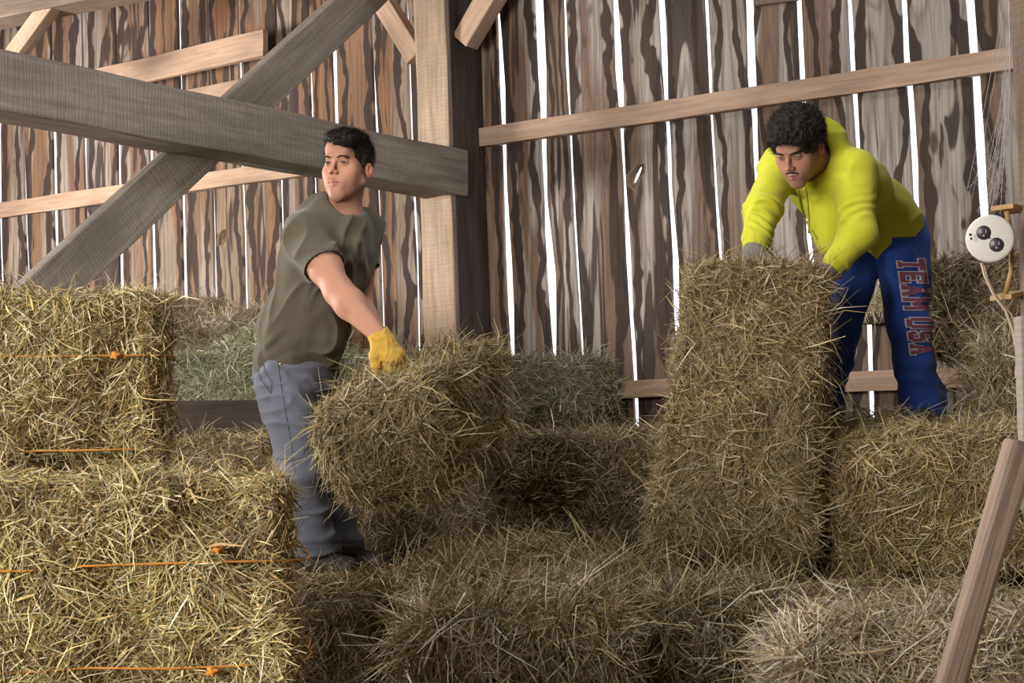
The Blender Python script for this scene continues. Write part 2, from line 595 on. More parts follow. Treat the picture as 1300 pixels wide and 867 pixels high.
def build_back_wall():
    rng = np.random.default_rng(5)
    zr = np.arange(ZF, ZC + 0.03, 0.05)
    prof = [slot_profile(s, zr, rng) for s in SLOTS]
    s = prof[0][0].mean() - 0.27
    left = []
    while s > S0 + 0.1:
        c = s - (zr - 2.5) * 0.02
        left.append((c - 0.006, c + 0.006))
        s -= 0.27 + rng.uniform(-.03, .03)
    right = []
    s = prof[-1][1].mean() + 0.3
    while s < S1 - 0.1:
        c = s - (zr - 2.5) * 0.02
        right.append((c - 0.012, c + 0.012))
        s += 0.28 + rng.uniform(-.03, .03)
    prof = left[::-1] + prof + right
    ends = [(None, np.full_like(zr, S0))] + prof + [(np.full_like(zr, S1), None)]
    mb = MB()
    th = 0.021
    nu = 5
    for i in range(len(ends) - 1):
        zz = np.stack([zr * 3.2, np.full_like(zr, i * 3.3), zr * 0], 1)
        l = ends[i][1] + 0.0022 * fbm(zz, 3, 5)
        r = ends[i + 1][0] + 0.0022 * fbm(zz + 50, 3, 6)
        # the gap seen obliquely is narrowed by the board thickness, so the left board's edge is cut back
        if i + 1 < len(ends) - 1: r = r - 0.006
        rnd = rng.random()
        mid = (l.mean() + r.mean()) / 2
        warm = float(np.clip((-4.9 - mid) / 1.5 + 0.15, 0.12, 0.95)) * rng.uniform(0.6, 1.0)
        if rng.random() < 0.25: warm *= 0.5
        dn = rng.uniform(0, 0.006)
        us = np.linspace(0, 1, nu)
        front = np.array([[SN(l[j] + (r[j] - l[j]) * u, NW + dn, zr[j]) for u in us] for j in range(len(zr))])
        back = front + EN * th
        nz = len(zr)
        V = np.concatenate([front.reshape(-1, 3), back.reshape(-1, 3)])
        C = np.zeros((len(V), 3))
        C[:, 0] = np.tile(us, nz * 2)
        C[:, 1] = rnd
        C[:, 2] = warm
        F = []
        off = nz * nu
        for j in range(nz - 1):
            for u in range(nu - 1):
                a = j * nu + u
                F.append((a, a + 1, a + nu + 1, a + nu))
                F.append((off + a, off + a + nu, off + a + nu + 1, off + a + 1))
            a = j * nu
            F.append((a, a + nu, off + a + nu, off + a))
            a = j * nu + nu - 1
            F.append((a, off + a, off + a + nu, a + nu))
        # V in wall coordinates so that object x runs along the wall
        mb.add(np.stack([V @ ES, V @ EN, V[:, 2]], 1), np.array(F), C)
    o = mb.build('wall_back', M['siding'], color=True)
    o.matrix_world = Matrix(((ES[0], EN[0], 0, 0), (ES[1], EN[1], 0, 0), (0, 0, 1, 0), (0, 0, 0, 1)))
    tag(o, kind='structure')
    # two split knots let the daylight through
    for (x, y, ang, ll, ww) in ((809, 222, -30, .055, .014), (281, 301, -25, .05, .011), (486, 291, -35, .03, .012)):
        p = on_n(x, y, NW)
        cut = tube([SN(p @ ES, NW - .05, p[2]), SN(p @ ES, NW + .1, p[2])], 1.0, 10)
        V = cut[0]
        a = math.radians(ang)
        ds = V @ ES - p @ ES
        dz = V[:, 2] - p[2]
        u, w = ds * ww, dz * ll
        V2 = np.array([SN(p @ ES + u[i] * math.cos(a) - w[i] * math.sin(a), V[i] @ EN, p[2] + u[i] * math.sin(a) + w[i] * math.cos(a)) for i in range(len(V))])
        c = mesh_np('cutter', V2, cut[1], None)
        m = o.modifiers.new('hole', 'BOOLEAN')
        m.operation = 'DIFFERENCE'
        m.object = c
        m.solver = 'EXACT'
        dg = bpy.context.evaluated_depsgraph_get()
        me = bpy.data.meshes.new_from_object(o.evaluated_get(dg))
        o.modifiers.remove(m)
        old = o.data
        if len(me.vertices) > 100: o.data = me
        bpy.data.objects.remove(c)
    return o


build_back_wall()


# ------------------------------------------------------------------ timber frame
def timber(name, A, B, up, hw, hh, mat, label=None, cat=None, parent=None, wob=0.004, seed=0, bev=0.006, ends=None, group=None, kind=None):
    """a sawn member from A to B; 'up' is the direction of its hh half size; x of the object runs along the grain"""
    A, B = np.asarray(A, float), np.asarray(B, float)
    x = nrm(B - A)
    z = nrm(np.asarray(up, float) - x * (np.asarray(up) @ x))
    y = np.cross(z, x)
    L = np.linalg.norm(B - A)
    n = max(4, int(L / 0.12))
    V = []
    for i in range(n + 1):
        t = i / n * L
        for (a, b) in ((-1, -1), (0, -1), (1, -1), (1, 0), (1, 1), (0, 1), (-1, 1), (-1, 0)):
            q = np.array([t, a * hw, b * hh])
            q[1] += wob * float(vnoise(np.array([t * 2.5, a * 2 + seed, b * 2.0]), seed))
            q[2] += wob * float(vnoise(np.array([t * 2.5, a * 2 + 50, b * 2.0 + seed]), seed + 3))
            V.append(q)
    F = []
    for i in range(n):
        for k in range(8):
            F.append((i * 8 + k, (i + 1) * 8 + k, (i + 1) * 8 + (k + 1) % 8, i * 8 + (k + 1) % 8))
    V = np.array(V)
    c0 = len(V)
    V = np.concatenate([V, [[0, 0, 0], [L, 0, 0]]])
    T = [(c0, k, (k + 1) % 8) for k in range(8)] + [(c0 + 1, n * 8 + (k + 1) % 8, n * 8 + k) for k in range(8)]
    o = mesh_np(name, V, [np.array(F), np.array(T)], mat, smooth=False)
    Mx = Matrix(((x[0], y[0], z[0], A[0]), (x[1], y[1], z[1], A[1]), (x[2], y[2], z[2], A[2]), (0, 0, 0, 1)))
    o.matrix_world = Mx
    if parent is not None:
        o.parent = parent
        o.matrix_parent_inverse = parent.matrix_world.inverted()
    bevel(o, bev, 2)
    tag(o, label, cat, group, kind)
    return o


def pt_line(edge_top, edge_bot, fn):
    """mid points and half height of a member from its upper and lower edges at two ends"""
    out = []
    for (tx, ty), (bx, by) in zip(edge_top, edge_bot):
        a, b = fn(tx, ty), fn(bx, by)
        out.append(((a + b) / 2, np.linalg.norm(a - b) / 2))
    return out


# corner post between the two bays of the back wall
NPF = 6.47
pa, pb = on_n(530, 200, NPF), on_n(571, 200, NPF)
SB = pb @ ES
pw = (SB - pa @ ES) / 2
pc = (pb @ ES + pa @ ES) / 2
lean = 0.022
timber('timber_post', SN(pc + lean * (pa[2] - ZF), (NPF + NW) / 2 - .003, ZF), SN(pc - lean * (ZC - pa[2]), (NPF + NW) / 2 - .003, ZC), EN, pw, (NW - NPF) / 2 - .006, M['post'],
       'thick square wooden post against the slatted wall where the big beam ends', 'post', wob=0.006, seed=3, bev=0.01)

post = bpy.data.objects['timber_post']
sp_ = timber('side_shade', SN(SB + .012 + lean * (pa[2] - ZF), (NPF + NW) / 2 - .003, ZF + .01), SN(SB + .012 - lean * (ZC - pa[2]), (NPF + NW) / 2 - .003, ZC - .01), EN, .011, (NW - NPF) / 2 - .008, M['darkb'], parent=post, seed=5)  # added strip, its dark colour stands for shade on the post side
sp_['label'] = 'added dark strip painting the shade on the side of the post'

# main beam running from the near left to the post, lapped on its side
SBm = SB + 0.05
e = pt_line([(0, 60), (592, 191)], [(0, 141), (592, 248)], lambda x, y: on_s(x, y, SBm))
A, B = e[0][0], e[1][0]
dirb = nrm(B - A)
bw = 0.11
A2 = A - dirb * 5.2 - ES * bw
B2 = B + dirb * 0.02 - ES * bw
# the post carries the beam in a housing: keep the beam clear of the post body
timber('timber_beam', A2, B2, UP, bw, (e[0][1] + e[1][1]) / 2 * 0.99, M['beam'],
       'massive grey saw-marked horizontal beam crossing behind the man in the olive shirt', 'beam', wob=0.006, seed=8, bev=0.012)

# diagonal brace behind the beam
SD = SBm - 2 * bw - 0.02
e = pt_line([(39, 350), (425, 0)], [(129, 348), (491, 0)], lambda x, y: on_s(x, y, SD + 0.03))
c0, c1 = e[0][0], e[1][0]
dd = nrm(c1 - c0)
ua = on_s(209, 196, SD + .03)
ub = on_s(285, 198, SD + .03)
w = np.linalg.norm(np.cross(ub - ua, dd)) / 2
timber('diagonal_brace', c0 - dd * 0.75 - ES * .03, c1 + dd * 0.2 - ES * .03, np.cross(ES, dd), 0.035, w, M['beam'],
       'wide grey diagonal brace crossing behind the massive beam', 'brace', wob=0.004, seed=12)


def wall_board(name, top, bot, n, depth, mat, label, cat, seed=0, ext=(0, 0), group=None):
    (p0, h0), (p1, h1) = pt_line(top, bot, lambda x, y: on_n(x, y, n))
    d = nrm(p1 - p0)
    p0 = p0 - d * ext[0] + EN * depth / 2
    p1 = p1 + d * ext[1] + EN * depth / 2
    return timber(name, p0, p1, UP, depth / 2, (h0 + h1) / 2, mat, label, cat, seed=seed, bev=0.004, group=group)


dp = 0.05
g = 'girts nailed across the wall boards'
wall_board('wall_girt', [(592, 166), (1278, 58)], [(592, 187), (1278, 91)], NW - dp - .002, dp, M['board'], 'long pale wall rail sloping up to the right above the man in yellow', 'wall rail', 21, (0, 1.2))
wall_board('wall_girt', [(-10, 258), (400, 198)], [(-10, 278), (400, 220)], NW - dp - .002, dp, M['board'], 'long pale wall rail behind the diagonal brace, left of the post', 'wall rail', 22, (2, 0.75))
wall_board('wall_girt', [(600, 490), (1220, 468)], [(600, 512), (1220, 492)], NW - dp - .002, dp, M['board'], 'low dusty wall rail just above the hay, between and beside the legs', 'wall rail', 23, (0, 1.3))
wall_board('loose_board', [(125, 86), (334, 38)], [(125, 118), (334, 70)], NW - 0.20, 0.04, M['board'], 'short pale board with a cut right end, hung above the massive beam', 'board', 24, (0.4, 0))
wall_board('wall_girt', [(225, 117), (345, 90)], [(225, 137), (345, 111)], NW - dp - .002, dp, M['board'], 'short pale wall rail half hidden in the crook above the big beam and brace', 'wall rail', 25, (0.3, 0))
wall_board('board_cleat', [(957, -22), (1012, -30)], [(957, 7), (1012, 0)], NW - .03, .025, M['oldb'], 'short grey cleat at the top of the wall above the man in yellow', 'cleat', 26)
wall_board('wall_ledge', [(1085, 398), (1180, 392)], [(1085, 412), (1180, 406)], NW - .13, .125, M['darkb'], 'small dark ledge seen between the legs of the man in yellow', 'ledge', 27, (0, .2))

# top-left plate and its knee brace, nearer than the wall
wall_board('top_plate', [(-20, -10), (140, -45)], [(-20, 27), (140, -7)], 5.7, 0.2, M['oldb'], 'rough overhead timber crossing the top left corner', 'timber', 31, (1.5, 3.0))
a, b = on_n(70, 0, 5.76), on_n(22, 66, 5.76)
dk = nrm(b - a)
timber('knee_brace', a - dk * .03, b + dk * .35, np.cross(EN, dk), 0.04, 0.055, M['post'], 'short knee brace under the rough overhead timber at top left', 'brace', seed=32)
a, b = on_n(474, -20, 6.55), on_n(540, 92, 6.55)
dk = nrm(b - a)
timber('knee_brace', on_n(478, -8, 6.58) - dk * .25, on_n(531, 74, 6.58), np.cross(EN, dk), 0.04, 0.058, M['board'], 'pale knee brace entering the post from its upper left', 'brace', seed=33)
a, b = on_n(594, 48, 6.56), on_n(640, -30, 6.56)
dk = nrm(b - a)
timber('knee_brace', a - dk * .03, b + dk * .3, np.cross(EN, dk), 0.05, 0.062, M['board'], 'pale knee brace rising from the post to the upper right', 'brace', seed=34)

# right foreground: rough post, board nailed to it, prop
DPO = 3.75
pt0, pt1 = P(1279, 0, DPO), P(1299, 760, DPO)
dl = nrm(pt1 - pt0)
lb = pt1 + dl * ((ZF - pt1[2]) / dl[2])
lt = pt0 - dl * ((ZC - pt0[2]) / -dl[2])
timber('rough_post', lb + np.array([.12, -.07, 0]), lt + np.array([.12, -.07, 0]), np.array([0, 1, 0]), 0.11, 0.07, M['oldb'],
       'rough grey-brown post at the right edge carrying the round outlet', 'post', wob=0.012, seed=41, bev=0.014)
q0, q1 = P(1285, 402, DPO - .14), P(1294, 648, DPO - .14)
timber('nailed_board', q0 + np.array([.065, -.026, 0]), q1 + np.array([.065, -.026, 0]), np.array([0, 1, 0]), 0.065, 0.022, M['beam'],
       'short grey board nailed to the lower front of the right-hand post', 'board', seed=42)
q0, q1 = P(1297, 560, DPO - .235), P(1206, 872, DPO - .235)
dk = nrm(q1 - q0)
q2 = q1 + dk * ((ZF - q1[2]) / dk[2])
timber('prop_pole', q0, q2, np.array([0, 1, 0]), 0.032, 0.03, M['prop'], 'slanting smooth wooden prop leaning on the right-hand post', 'prop', seed=43, bev=0.012)

# dark plank in front of the loose hay at the back left
p0, p1 = P(150, 531, 6.55), P(372, 531, 6.55)
timber('dark_plank', p0 - np.array([.5, 0, 0]), p1 + np.array([.35, 0, 0]), UP, 0.03, 0.073, M['darkb'],
       'dark horizontal plank holding back the greenish hay behind the man in olive', 'plank', seed=44)


# ------------------------------------------------------------------ hay
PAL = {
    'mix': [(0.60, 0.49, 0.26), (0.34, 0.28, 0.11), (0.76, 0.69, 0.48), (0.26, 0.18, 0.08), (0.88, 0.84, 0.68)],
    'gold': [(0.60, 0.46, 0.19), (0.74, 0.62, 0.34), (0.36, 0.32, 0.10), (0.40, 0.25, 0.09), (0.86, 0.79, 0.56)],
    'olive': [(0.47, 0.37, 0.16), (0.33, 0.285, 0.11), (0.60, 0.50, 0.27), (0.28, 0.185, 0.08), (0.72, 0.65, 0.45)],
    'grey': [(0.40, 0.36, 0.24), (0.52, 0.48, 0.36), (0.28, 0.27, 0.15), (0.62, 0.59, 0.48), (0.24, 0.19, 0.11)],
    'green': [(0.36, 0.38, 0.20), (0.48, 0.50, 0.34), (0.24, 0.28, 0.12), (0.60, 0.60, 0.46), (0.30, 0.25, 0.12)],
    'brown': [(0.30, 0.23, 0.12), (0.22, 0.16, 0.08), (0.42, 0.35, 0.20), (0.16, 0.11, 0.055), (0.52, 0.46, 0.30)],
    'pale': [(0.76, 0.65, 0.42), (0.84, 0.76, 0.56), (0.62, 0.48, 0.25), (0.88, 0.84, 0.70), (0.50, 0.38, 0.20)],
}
WT = np.array([0.34, 0.24, 0.20, 0.12, 0.10])


def straws(V, F, n, seed, pal, bias=None, bw=0.0, ln=(0.025, 0.13), wd=(0.0008, 0.0021), lift=0.28, stray=0.05, sink=0.012, keep=None, face_down=0.0):
    n = int(n * 2.1)
    rng = np.random.default_rng(seed)
    tri = np.concatenate([F[:, [0, 1, 2]], F[:, [0, 2, 3]]]) if F.shape[1] == 4 else F
    a, b, c = V[tri[:, 0]], V[tri[:, 1]], V[tri[:, 2]]
    nn = np.cross(b - a, c - a)
    ar = np.linalg.norm(nn, axis=1)
    nn = nrm(nn)
    cen = (a + b + c) / 3
    w = ar.copy()
    if keep is not None: w *= keep(cen, nn)
    w /= w.sum()
    k = rng.choice(len(tri), n, p=w)
    r1, r2 = rng.random((2, n))
    sw = r1 + r2 > 1
    r1[sw], r2[sw] = 1 - r1[sw], 1 - r2[sw]
    p = a[k] + (b - a)[k] * r1[:, None] + (c - a)[k] * r2[:, None]
    N = nn[k]
    d = rng.standard_normal((n, 3))
    # clumps share a direction
    cl = np.stack([vnoise(p * 11 + 9.1 * j, seed + j) for j in range(3)], 1) * 1.6
    d = d + cl
    if bias is not None: d = d + np.asarray(bias(p) if callable(bias) else bias) * bw * np.where(rng.random((n, 1)) < .5, 1, -1)
    d = d - N * np.sum(d * N, 1, keepdims=True)
    d = nrm(d)
    n_ = n
    out = np.abs(rng.standard_normal(n)) * lift
    st = rng.random(n) < stray
    out[st] += rng.uniform(0.3, 1.1, st.sum())
    d = nrm(d + N * out[:, None])
    L = ln[0] + (ln[1] - ln[0]) * rng.random(n) ** 2.4
    L[st] *= 1.25
    # bend down along the surface
    bend = rng.standard_normal((n, 3)) * 0.14
    bend[:, 2] -= 0.10
    d2 = nrm(d + bend - N * (0.35 * out[:, None]))
    wv = nrm(np.cross(d, nrm(N + 0.8 * rng.standard_normal((n, 3)))))
    W = rng.uniform(wd[0], wd[1], n) * np.where(rng.random(n) < 0.06, 1.8, 1.0)
    h = rng.random(n) * 0.022 - sink
    p = p + N * h[:, None]
    s = p - d * (L * 0.4)[:, None] * (1 - np.minimum(out, 1))[:, None]
    m = s + d * (L * 0.5)[:, None]
    e = m + d2 * (L * 0.5)[:, None]
    Wc = (wv * W[:, None])
    SV = np.stack([s - Wc * .7, s + Wc * .7, m - Wc, m + Wc, e - Wc * .35, e + Wc * .35], 1).reshape(-1, 3)
    b0 = np.arange(n)[:, None] * 6
    SF = np.concatenate([b0 + np.array([[0, 1, 3, 2]]), b0 + np.array([[2, 3, 5, 4]])])
    palv = np.array(PAL[pal])
    ci = rng.choice(5, n, p=WT)
    col = palv[ci] * rng.uniform(0.35, 1.38, (n, 1)) * (1 + .25 * vnoise(p * 9, seed + 77))[:, None]
    col = np.repeat(np.clip(col, 0, 1), 6, axis=0)
    return SV, SF, col


def bale_core(hx, hy, hz, seed, rnd=0.05, amp=0.018, step=0.028):
    """rounded, lumpy block in its own axes"""
    Vs, Fs, n = [], [], 0
    for ax in range(3):
        for sg in (-1, 1):
            u, v = [(1, 2), (2, 0), (0, 1)][ax]
            h = [hx, hy, hz]
            nu, nv = max(4, int(2 * h[u] / step)), max(4, int(2 * h[v] / step))
            uu, vv = np.meshgrid(np.linspace(-1, 1, nu + 1), np.linspace(-1, 1, nv + 1), indexing='ij')
            p = np.zeros(uu.shape + (3,))
            p[..., ax] = sg * h[ax]
            p[..., u] = uu * h[u]
            p[..., v] = vv * h[v]
            Vs.append(p.reshape(-1, 3))
            ii, jj = np.meshgrid(np.arange(nu), np.arange(nv), indexing='ij')
            a = (ii * (nv + 1) + jj).ravel() + n
            q = np.stack([a, a + nv + 1, a + nv + 2, a + 1], 1)
            if sg < 0: q = q[:, ::-1]
            Fs.append(q)
            n += len(Vs[-1])
    V = np.concatenate(Vs)
    H = np.array([hx, hy, hz])
    r = min(rnd, *(H * .9))
    inner = np.clip(V, -(H - r), H - r)
    d = V - inner
    V = inner + nrm(d + 1e-9 * V) * r
    N = nrm(V - np.clip(V, -(H - r), H - r))
    disp = amp * fbm(V * 7 + seed * 3.7, 3, seed) + 0.4 * amp * vnoise(V * 45, seed + 9)
    # pulled in a little where the strings bind, bulging between
    V = V + N * (disp - 0.012)[:, None]
    return V, np.concatenate(Fs)


def hay_mesh(name, V, F, xf, n, seed, pal, mat=None, core_dark=0.20, **kw):
    """xf: 4x4 numpy matrix; straws are grown in world space so 'down' stays down, then stored in local axes"""
    R, T = xf[:3, :3], xf[:3, 3]
    W = V @ R.T + T
    SV, SF, sc = straws(W, F, n, seed, pal, **kw)
    SVl = (SV - T) @ R
    palv = np.array(PAL[pal])
    cc = np.tile(palv[3] * core_dark * 2, (len(V), 1)) * (1 + 0.35 * vnoise(V * 80, seed))[:, None]  # core darkened to paint shade into the hollows between straws
    allV = np.concatenate([V, SVl])
    allF = [F, SF + len(V)]
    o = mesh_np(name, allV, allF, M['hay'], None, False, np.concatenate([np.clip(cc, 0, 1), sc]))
    o.matrix_world = Matrix(xf.tolist())
    return o


def mat4(c, yaw=0, pitch=0, roll=0, R=None):
    m = np.eye(4)
    m[:3, :3] = np.array(Euler((math.radians(roll), math.radians(pitch), math.radians(yaw)), 'XYZ').to_matrix()) if R is None else R
    m[:3, 3] = c
    return m


def twine_loop(o, hx, hy, z, mat, seed, plane='xy', gap=0.012, knots=()):
    """string round the bale in its own axes"""
    pts = []
    N = 120
    for i in range(N):
        a = i / N * 2 * math.pi
        c, s = math.cos(a), math.sin(a)
        r = (abs(c / hx) ** 8 + abs(s / hy) ** 8) ** (-1 / 8)
        x, y = r * c, r * s
        g_ = gap + 0.010 * float(vnoise(np.array([i * .35, seed, 0.5]), seed))
        nx, ny = nrm(np.array([np.sign(c) * abs(c / hx * r) ** 7 / hx, np.sign(s) * abs(s / hy * r) ** 7 / hy]))
        x += nx * g_
        y += ny * g_
        w = z + 0.005 * float(vnoise(np.array([i * .12, seed, 3.5]), seed))
        pts.append((x, y, w) if plane == 'xy' else (x, w, y) if plane == 'xz' else (w, x, y))
    t = tube(np.array(pts), 0.0019, 6, closed=True)
    tw = mesh_np('twine', t[0], t[1], mat, o, world_parented=False)
    tw['label'] = 'orange bailing twine'
    for (x, y, w_) in knots:
        V, F = sphere(0.008, 18, 12)
        V = V * np.array([1.3, .6, .9])
        V = V + 0.007 * vnoise(V * 260, 3)[:, None] * nrm(V)
        kk = mesh_np('twine_knot', V + np.array([x, y, w_]), F, mat, tw, world_parented=False)
    return tw


def sphere(r, nu=16, nv=10):
    V, F = [(0, 0, r)], []
    for i in range(1, nv):
        t = i / nv * math.pi
        for j in range(nu):
            a = j / nu * 2 * math.pi
            V.append((r * math.sin(t) * math.cos(a), r * math.sin(t) * math.sin(a), r * math.cos(t)))
    V.append((0, 0, -r))
    V = np.array(V)
    Q, T = [], []
    for i in range(nv - 2):
        for j in range(nu):
            a, b = 1 + i * nu + j, 1 + i * nu + (j + 1) % nu
            Q.append((a, a + nu, b + nu, b))
    for j in range(nu):
        T.append((0, 1 + j, 1 + (j + 1) % nu))
        l = 1 + (nv - 2) * nu
        T.append((len(V) - 1, l + (j + 1) % nu, l + j))
    return V, [np.array(Q), np.array(T)]


def vis_keep(front=(0, -1, 0), amount=0.12):
    """grow most of the straw on the sides turned to the camera or up"""
    def f(c, n):
        v = nrm(CAM - c)
        k = np.sum(v * n, 1)
        return np.clip(k * 2.0 + 0.35, 0.03, 1.0) + 0.5 * (n[:, 2] > .5)
    return f


def bale(label, X, Y, Z, n, seed, pal='olive', yaw=0, pitch=0, roll=0, center=None, dims=None, R=None, rnd=0.05, amp=0.018, name='hay_bale', cat='hay bale', step=0.028, group=None, deform=None, **kw):
    if center is None:
        center = ((X[0] + X[1]) / 2, (Y[0] + Y[1]) / 2, (Z[0] + Z[1]) / 2)
        dims = ((X[1] - X[0]), (Y[1] - Y[0]), (Z[1] - Z[0]))
    V, F = bale_core(dims[0] / 2, dims[1] / 2, dims[2] / 2, seed, rnd, amp, step)
    if deform is not None: V = deform(V)
    kw.setdefault('keep', vis_keep())
    o = hay_mesh(name, V, F, mat4(center, yaw, pitch, roll, R), n, seed, pal, **kw)
    tag(o, label, cat, group)
    return o


def heap(label, cx, cy, z0, rx, ry, h, n, seed, pal, yaw=0, name='loose_hay', cat='loose hay', power=1.5, lump=0.25, **kw):
    nu, nv = 56, 40
    uu, vv = np.meshgrid(np.linspace(-1, 1, nu), np.linspace(-1, 1, nv), indexing='ij')
    r = np.sqrt(uu ** 2 + vv ** 2)
    hh = np.clip(1 - r ** 2.0, 0, 1) ** (1 / power)
    pts = np.stack([uu * rx, vv * ry, np.zeros_like(uu)], -1)
    hh = hh * (1 + lump * fbm(pts * 5 + seed, 3, seed))
    pts[..., 2] = h * hh
    V = pts.reshape(-1, 3)
    ii, jj = np.meshgrid(np.arange(nu - 1), np.arange(nv - 1), indexing='ij')
    a = (ii * nv + jj).ravel()
    F = np.stack([a, a + nv, a + nv + 1, a + 1], 1)
    rr = r.reshape(-1)
    F = F[(rr[F] < 1.03).all(1)]
    used = np.unique(F)
    mp = -np.ones(len(V), int)
    mp[used] = np.arange(len(used))
    V, F = V[used], mp[F]
    kw.setdefault('keep', vis_keep())
    o = hay_mesh(name, V, F, mat4((cx, cy, z0), yaw), n, seed, pal, **kw)
    return tag(o, label, cat, kind='stuff')


TA, TB = 1.04, 1.50    # tops of the lower and the upper tier of bales
FINE = dict(wd=(0.0005, 0.0014))

# --- left foreground stack
b1 = bale('large golden bale filling the bottom left corner, two orange strings across it', (-1.35, -0.40), (2.66, 3.12), (1.0, 1.448), 42000, 101, 'gold', rnd=0.05,
          ln=(0.012, 0.085), lift=0.22, stray=.03, bias=(1, 0, -.3), bw=0.3, yaw=9, **FINE)
twine_loop(b1, 0.485, 0.222, 0.075, M['twine'], 4, gap=0.009, knots=[(0.34, -.232, .10)])
twine_loop(b1, 0.485, 0.222, -0.095, M['twine'], 7, gap=0.008, knots=[(0.33, -.232, -.105)])
b2 = bale('golden bale lying on top at the left edge, one orange string with a knot', (-1.66, -0.745), (3.2, 3.64), (1.46, 1.825), 24000, 102, 'gold', rnd=0.06, yaw=13,
          ln=(0.012, 0.085), lift=0.25, bias=(.3, 0, 1), bw=0.4, **FINE)
twine_loop(b2, 0.455, 0.212, 0.045, M['twine'], 9, gap=0.013, knots=[(0.345, -.228, .045)])
twine_loop(b2, 0.455, 0.212, -0.145, M['twine'], 10, gap=0.008)
bale('golden bale under the top left bale, behind the large front one', (-1.7, -0.80), (3.2, 3.7), (1.03, 1.45), 3500, 103, 'gold')
bale('bale low down under the big golden bale at bottom left', (-1.5, -.3), (2.7, 3.2), (.585, 1.01), 1500, 104, 'olive')
bale('bale low down at left, behind the big golden one', (-1.5, -.5), (3.22, 3.7), (.585, 1.02), 1200, 105, 'olive')

# --- lower tier, front row
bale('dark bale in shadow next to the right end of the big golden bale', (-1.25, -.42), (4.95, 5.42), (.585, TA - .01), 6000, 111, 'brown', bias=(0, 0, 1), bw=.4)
bale('shaggy bale with long hanging strands at bottom centre', (-.31, .30), (4.42, 4.90), (.585, TA), 13000, 112, 'mix', rnd=0.10, amp=.03,
     ln=(.05, .22), wd=(.001, .0025), lift=.35, bias=(.1, 0, 1), bw=1.3, stray=.1)
bale('slumped bale between the shaggy centre bale and the pale right one', (.36, .82), (4.68, 5.0), (.585, TA - .005), 9000, 113, 'mix', rnd=0.10, amp=.03,
     ln=(.05, .21), wd=(.001, .0025), lift=.38, bias=(.1, 0, 1), bw=.8, stray=.1)
bale('pale silvery-topped bale at bottom right behind the wooden prop', (.66, 1.55), (4.02, 4.50), (.585, TA - .03), 17000, 114, 'pale', rnd=0.09, amp=.028,
     ln=(.04, .17), wd=(.001, .0024), lift=.33, bias=(1, 0, .2), bw=.3, stray=.08)
bale('bale top in the row behind the pale bottom right bale', (.92, 1.85), (4.53, 5.0), (.585, TA - .02), 5000, 115, 'olive')
bale('bale top just behind the shaggy centre bale', (-.32, .6), (4.97, 5.45), (.585, TA - .01), 6000, 116, 'olive')
bale('bale under the foot of the right-hand front stack', (.62, 1.55), (5.02, 5.47), (.585, TA - .012), 3500, 117, 'olive')
bale('bale under the boots of the man in olive', (-1.25, -.33), (5.45, 5.93), (.585, TA - .01), 4000, 118, 'olive')
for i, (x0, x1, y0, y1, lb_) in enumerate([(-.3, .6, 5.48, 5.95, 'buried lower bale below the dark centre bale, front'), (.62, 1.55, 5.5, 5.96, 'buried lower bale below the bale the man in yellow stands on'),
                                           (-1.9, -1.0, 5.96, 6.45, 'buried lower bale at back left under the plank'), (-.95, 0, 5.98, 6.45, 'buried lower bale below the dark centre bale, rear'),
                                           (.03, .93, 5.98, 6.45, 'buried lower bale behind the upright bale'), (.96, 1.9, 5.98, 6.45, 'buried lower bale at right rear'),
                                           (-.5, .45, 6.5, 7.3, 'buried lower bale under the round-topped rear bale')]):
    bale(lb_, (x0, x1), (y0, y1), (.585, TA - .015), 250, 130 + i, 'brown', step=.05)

# --- upper tier
bale('dark bale in deep shade beneath the lifted bale', (-.62, -.03), (6.05, 6.52), (TA, TB), 4500, 141, 'brown', bias=(0, 0, 1), bw=.4)  # brown palette puts part of the deep shade into the straw colour
bale('dark bale in shade between the lifted bale and the upright one', (-.015, .90), (5.86, 6.33), (TA, TB + .02), 11000, 142, 'brown', lift=.3, stray=.08)  # dark palette here too, painting in the shade
bale('squared golden-brown bale at right that the man in yellow stands on', (1.03, 1.95), (5.24, 5.72), (TA - .01, TB + .01), 15000, 143, 'gold', rnd=.045,
     bias=(.6, 0, .7), bw=.8, ln=(.04, .15), lift=.25)
bale('bale top behind the squared golden-brown one, under his shoes', (.98, 1.92), (5.74, 6.24), (TA, TB), 5000, 144, 'olive')
bale('shaggy bale end below the dark plank at back left', (-1.68, -.80), (5.88, 6.36), (TA, TB + .02), 6000, 145, 'olive', rnd=.08, stray=.12)
bale('low rear bale carrying the round-topped one', (-.5, .62), (6.55, 7.25), (TA, TB), 2500, 146, 'brown')
bale('round-topped grey hay bale resting at the back centre', (-.36, .46), (6.75, 7.2), (TB - .0, TB + .34), 10000, 147, 'grey', rnd=.15, amp=.03, lift=.35, stray=.1)
bale('long low bale behind the dark plank at back left', (-2.3, -.55), (6.62, 7.6), (1.04, 1.50), 1500, 148, 'brown', step=.06)
bale('lower bale at back left beneath the loose hay', (-2.3, -.55), (6.62, 7.6), (.585, 1.03), 100, 149, 'brown', step=.06)
heap('greenish loose hay heaped behind the dark plank', -1.10, 7.12, TB - .01, .66, .46, .50, 16000, 151, 'green', lump=.22, ln=(.03, .13), lift=.3, stray=.07)
bale('bale seen behind the arm of the man in olive', (-.92, -.28), (7.15, 7.6), (TB, TB + .4), 4500, 150, 'grey', rnd=.1, step=.035)
heap('bright sunlit loose hay piled along the foot of the slatted wall', *SN(-6.75, 5.80, 0)[:2], .585, 1.6, .78, 1.70, 20000, 152, 'pale', yaw=-36.7, power=3.0, lump=.06, ln=(.04, .17), lift=.4, stray=.12)  # palest palette also puts the sunlight into the straw colour
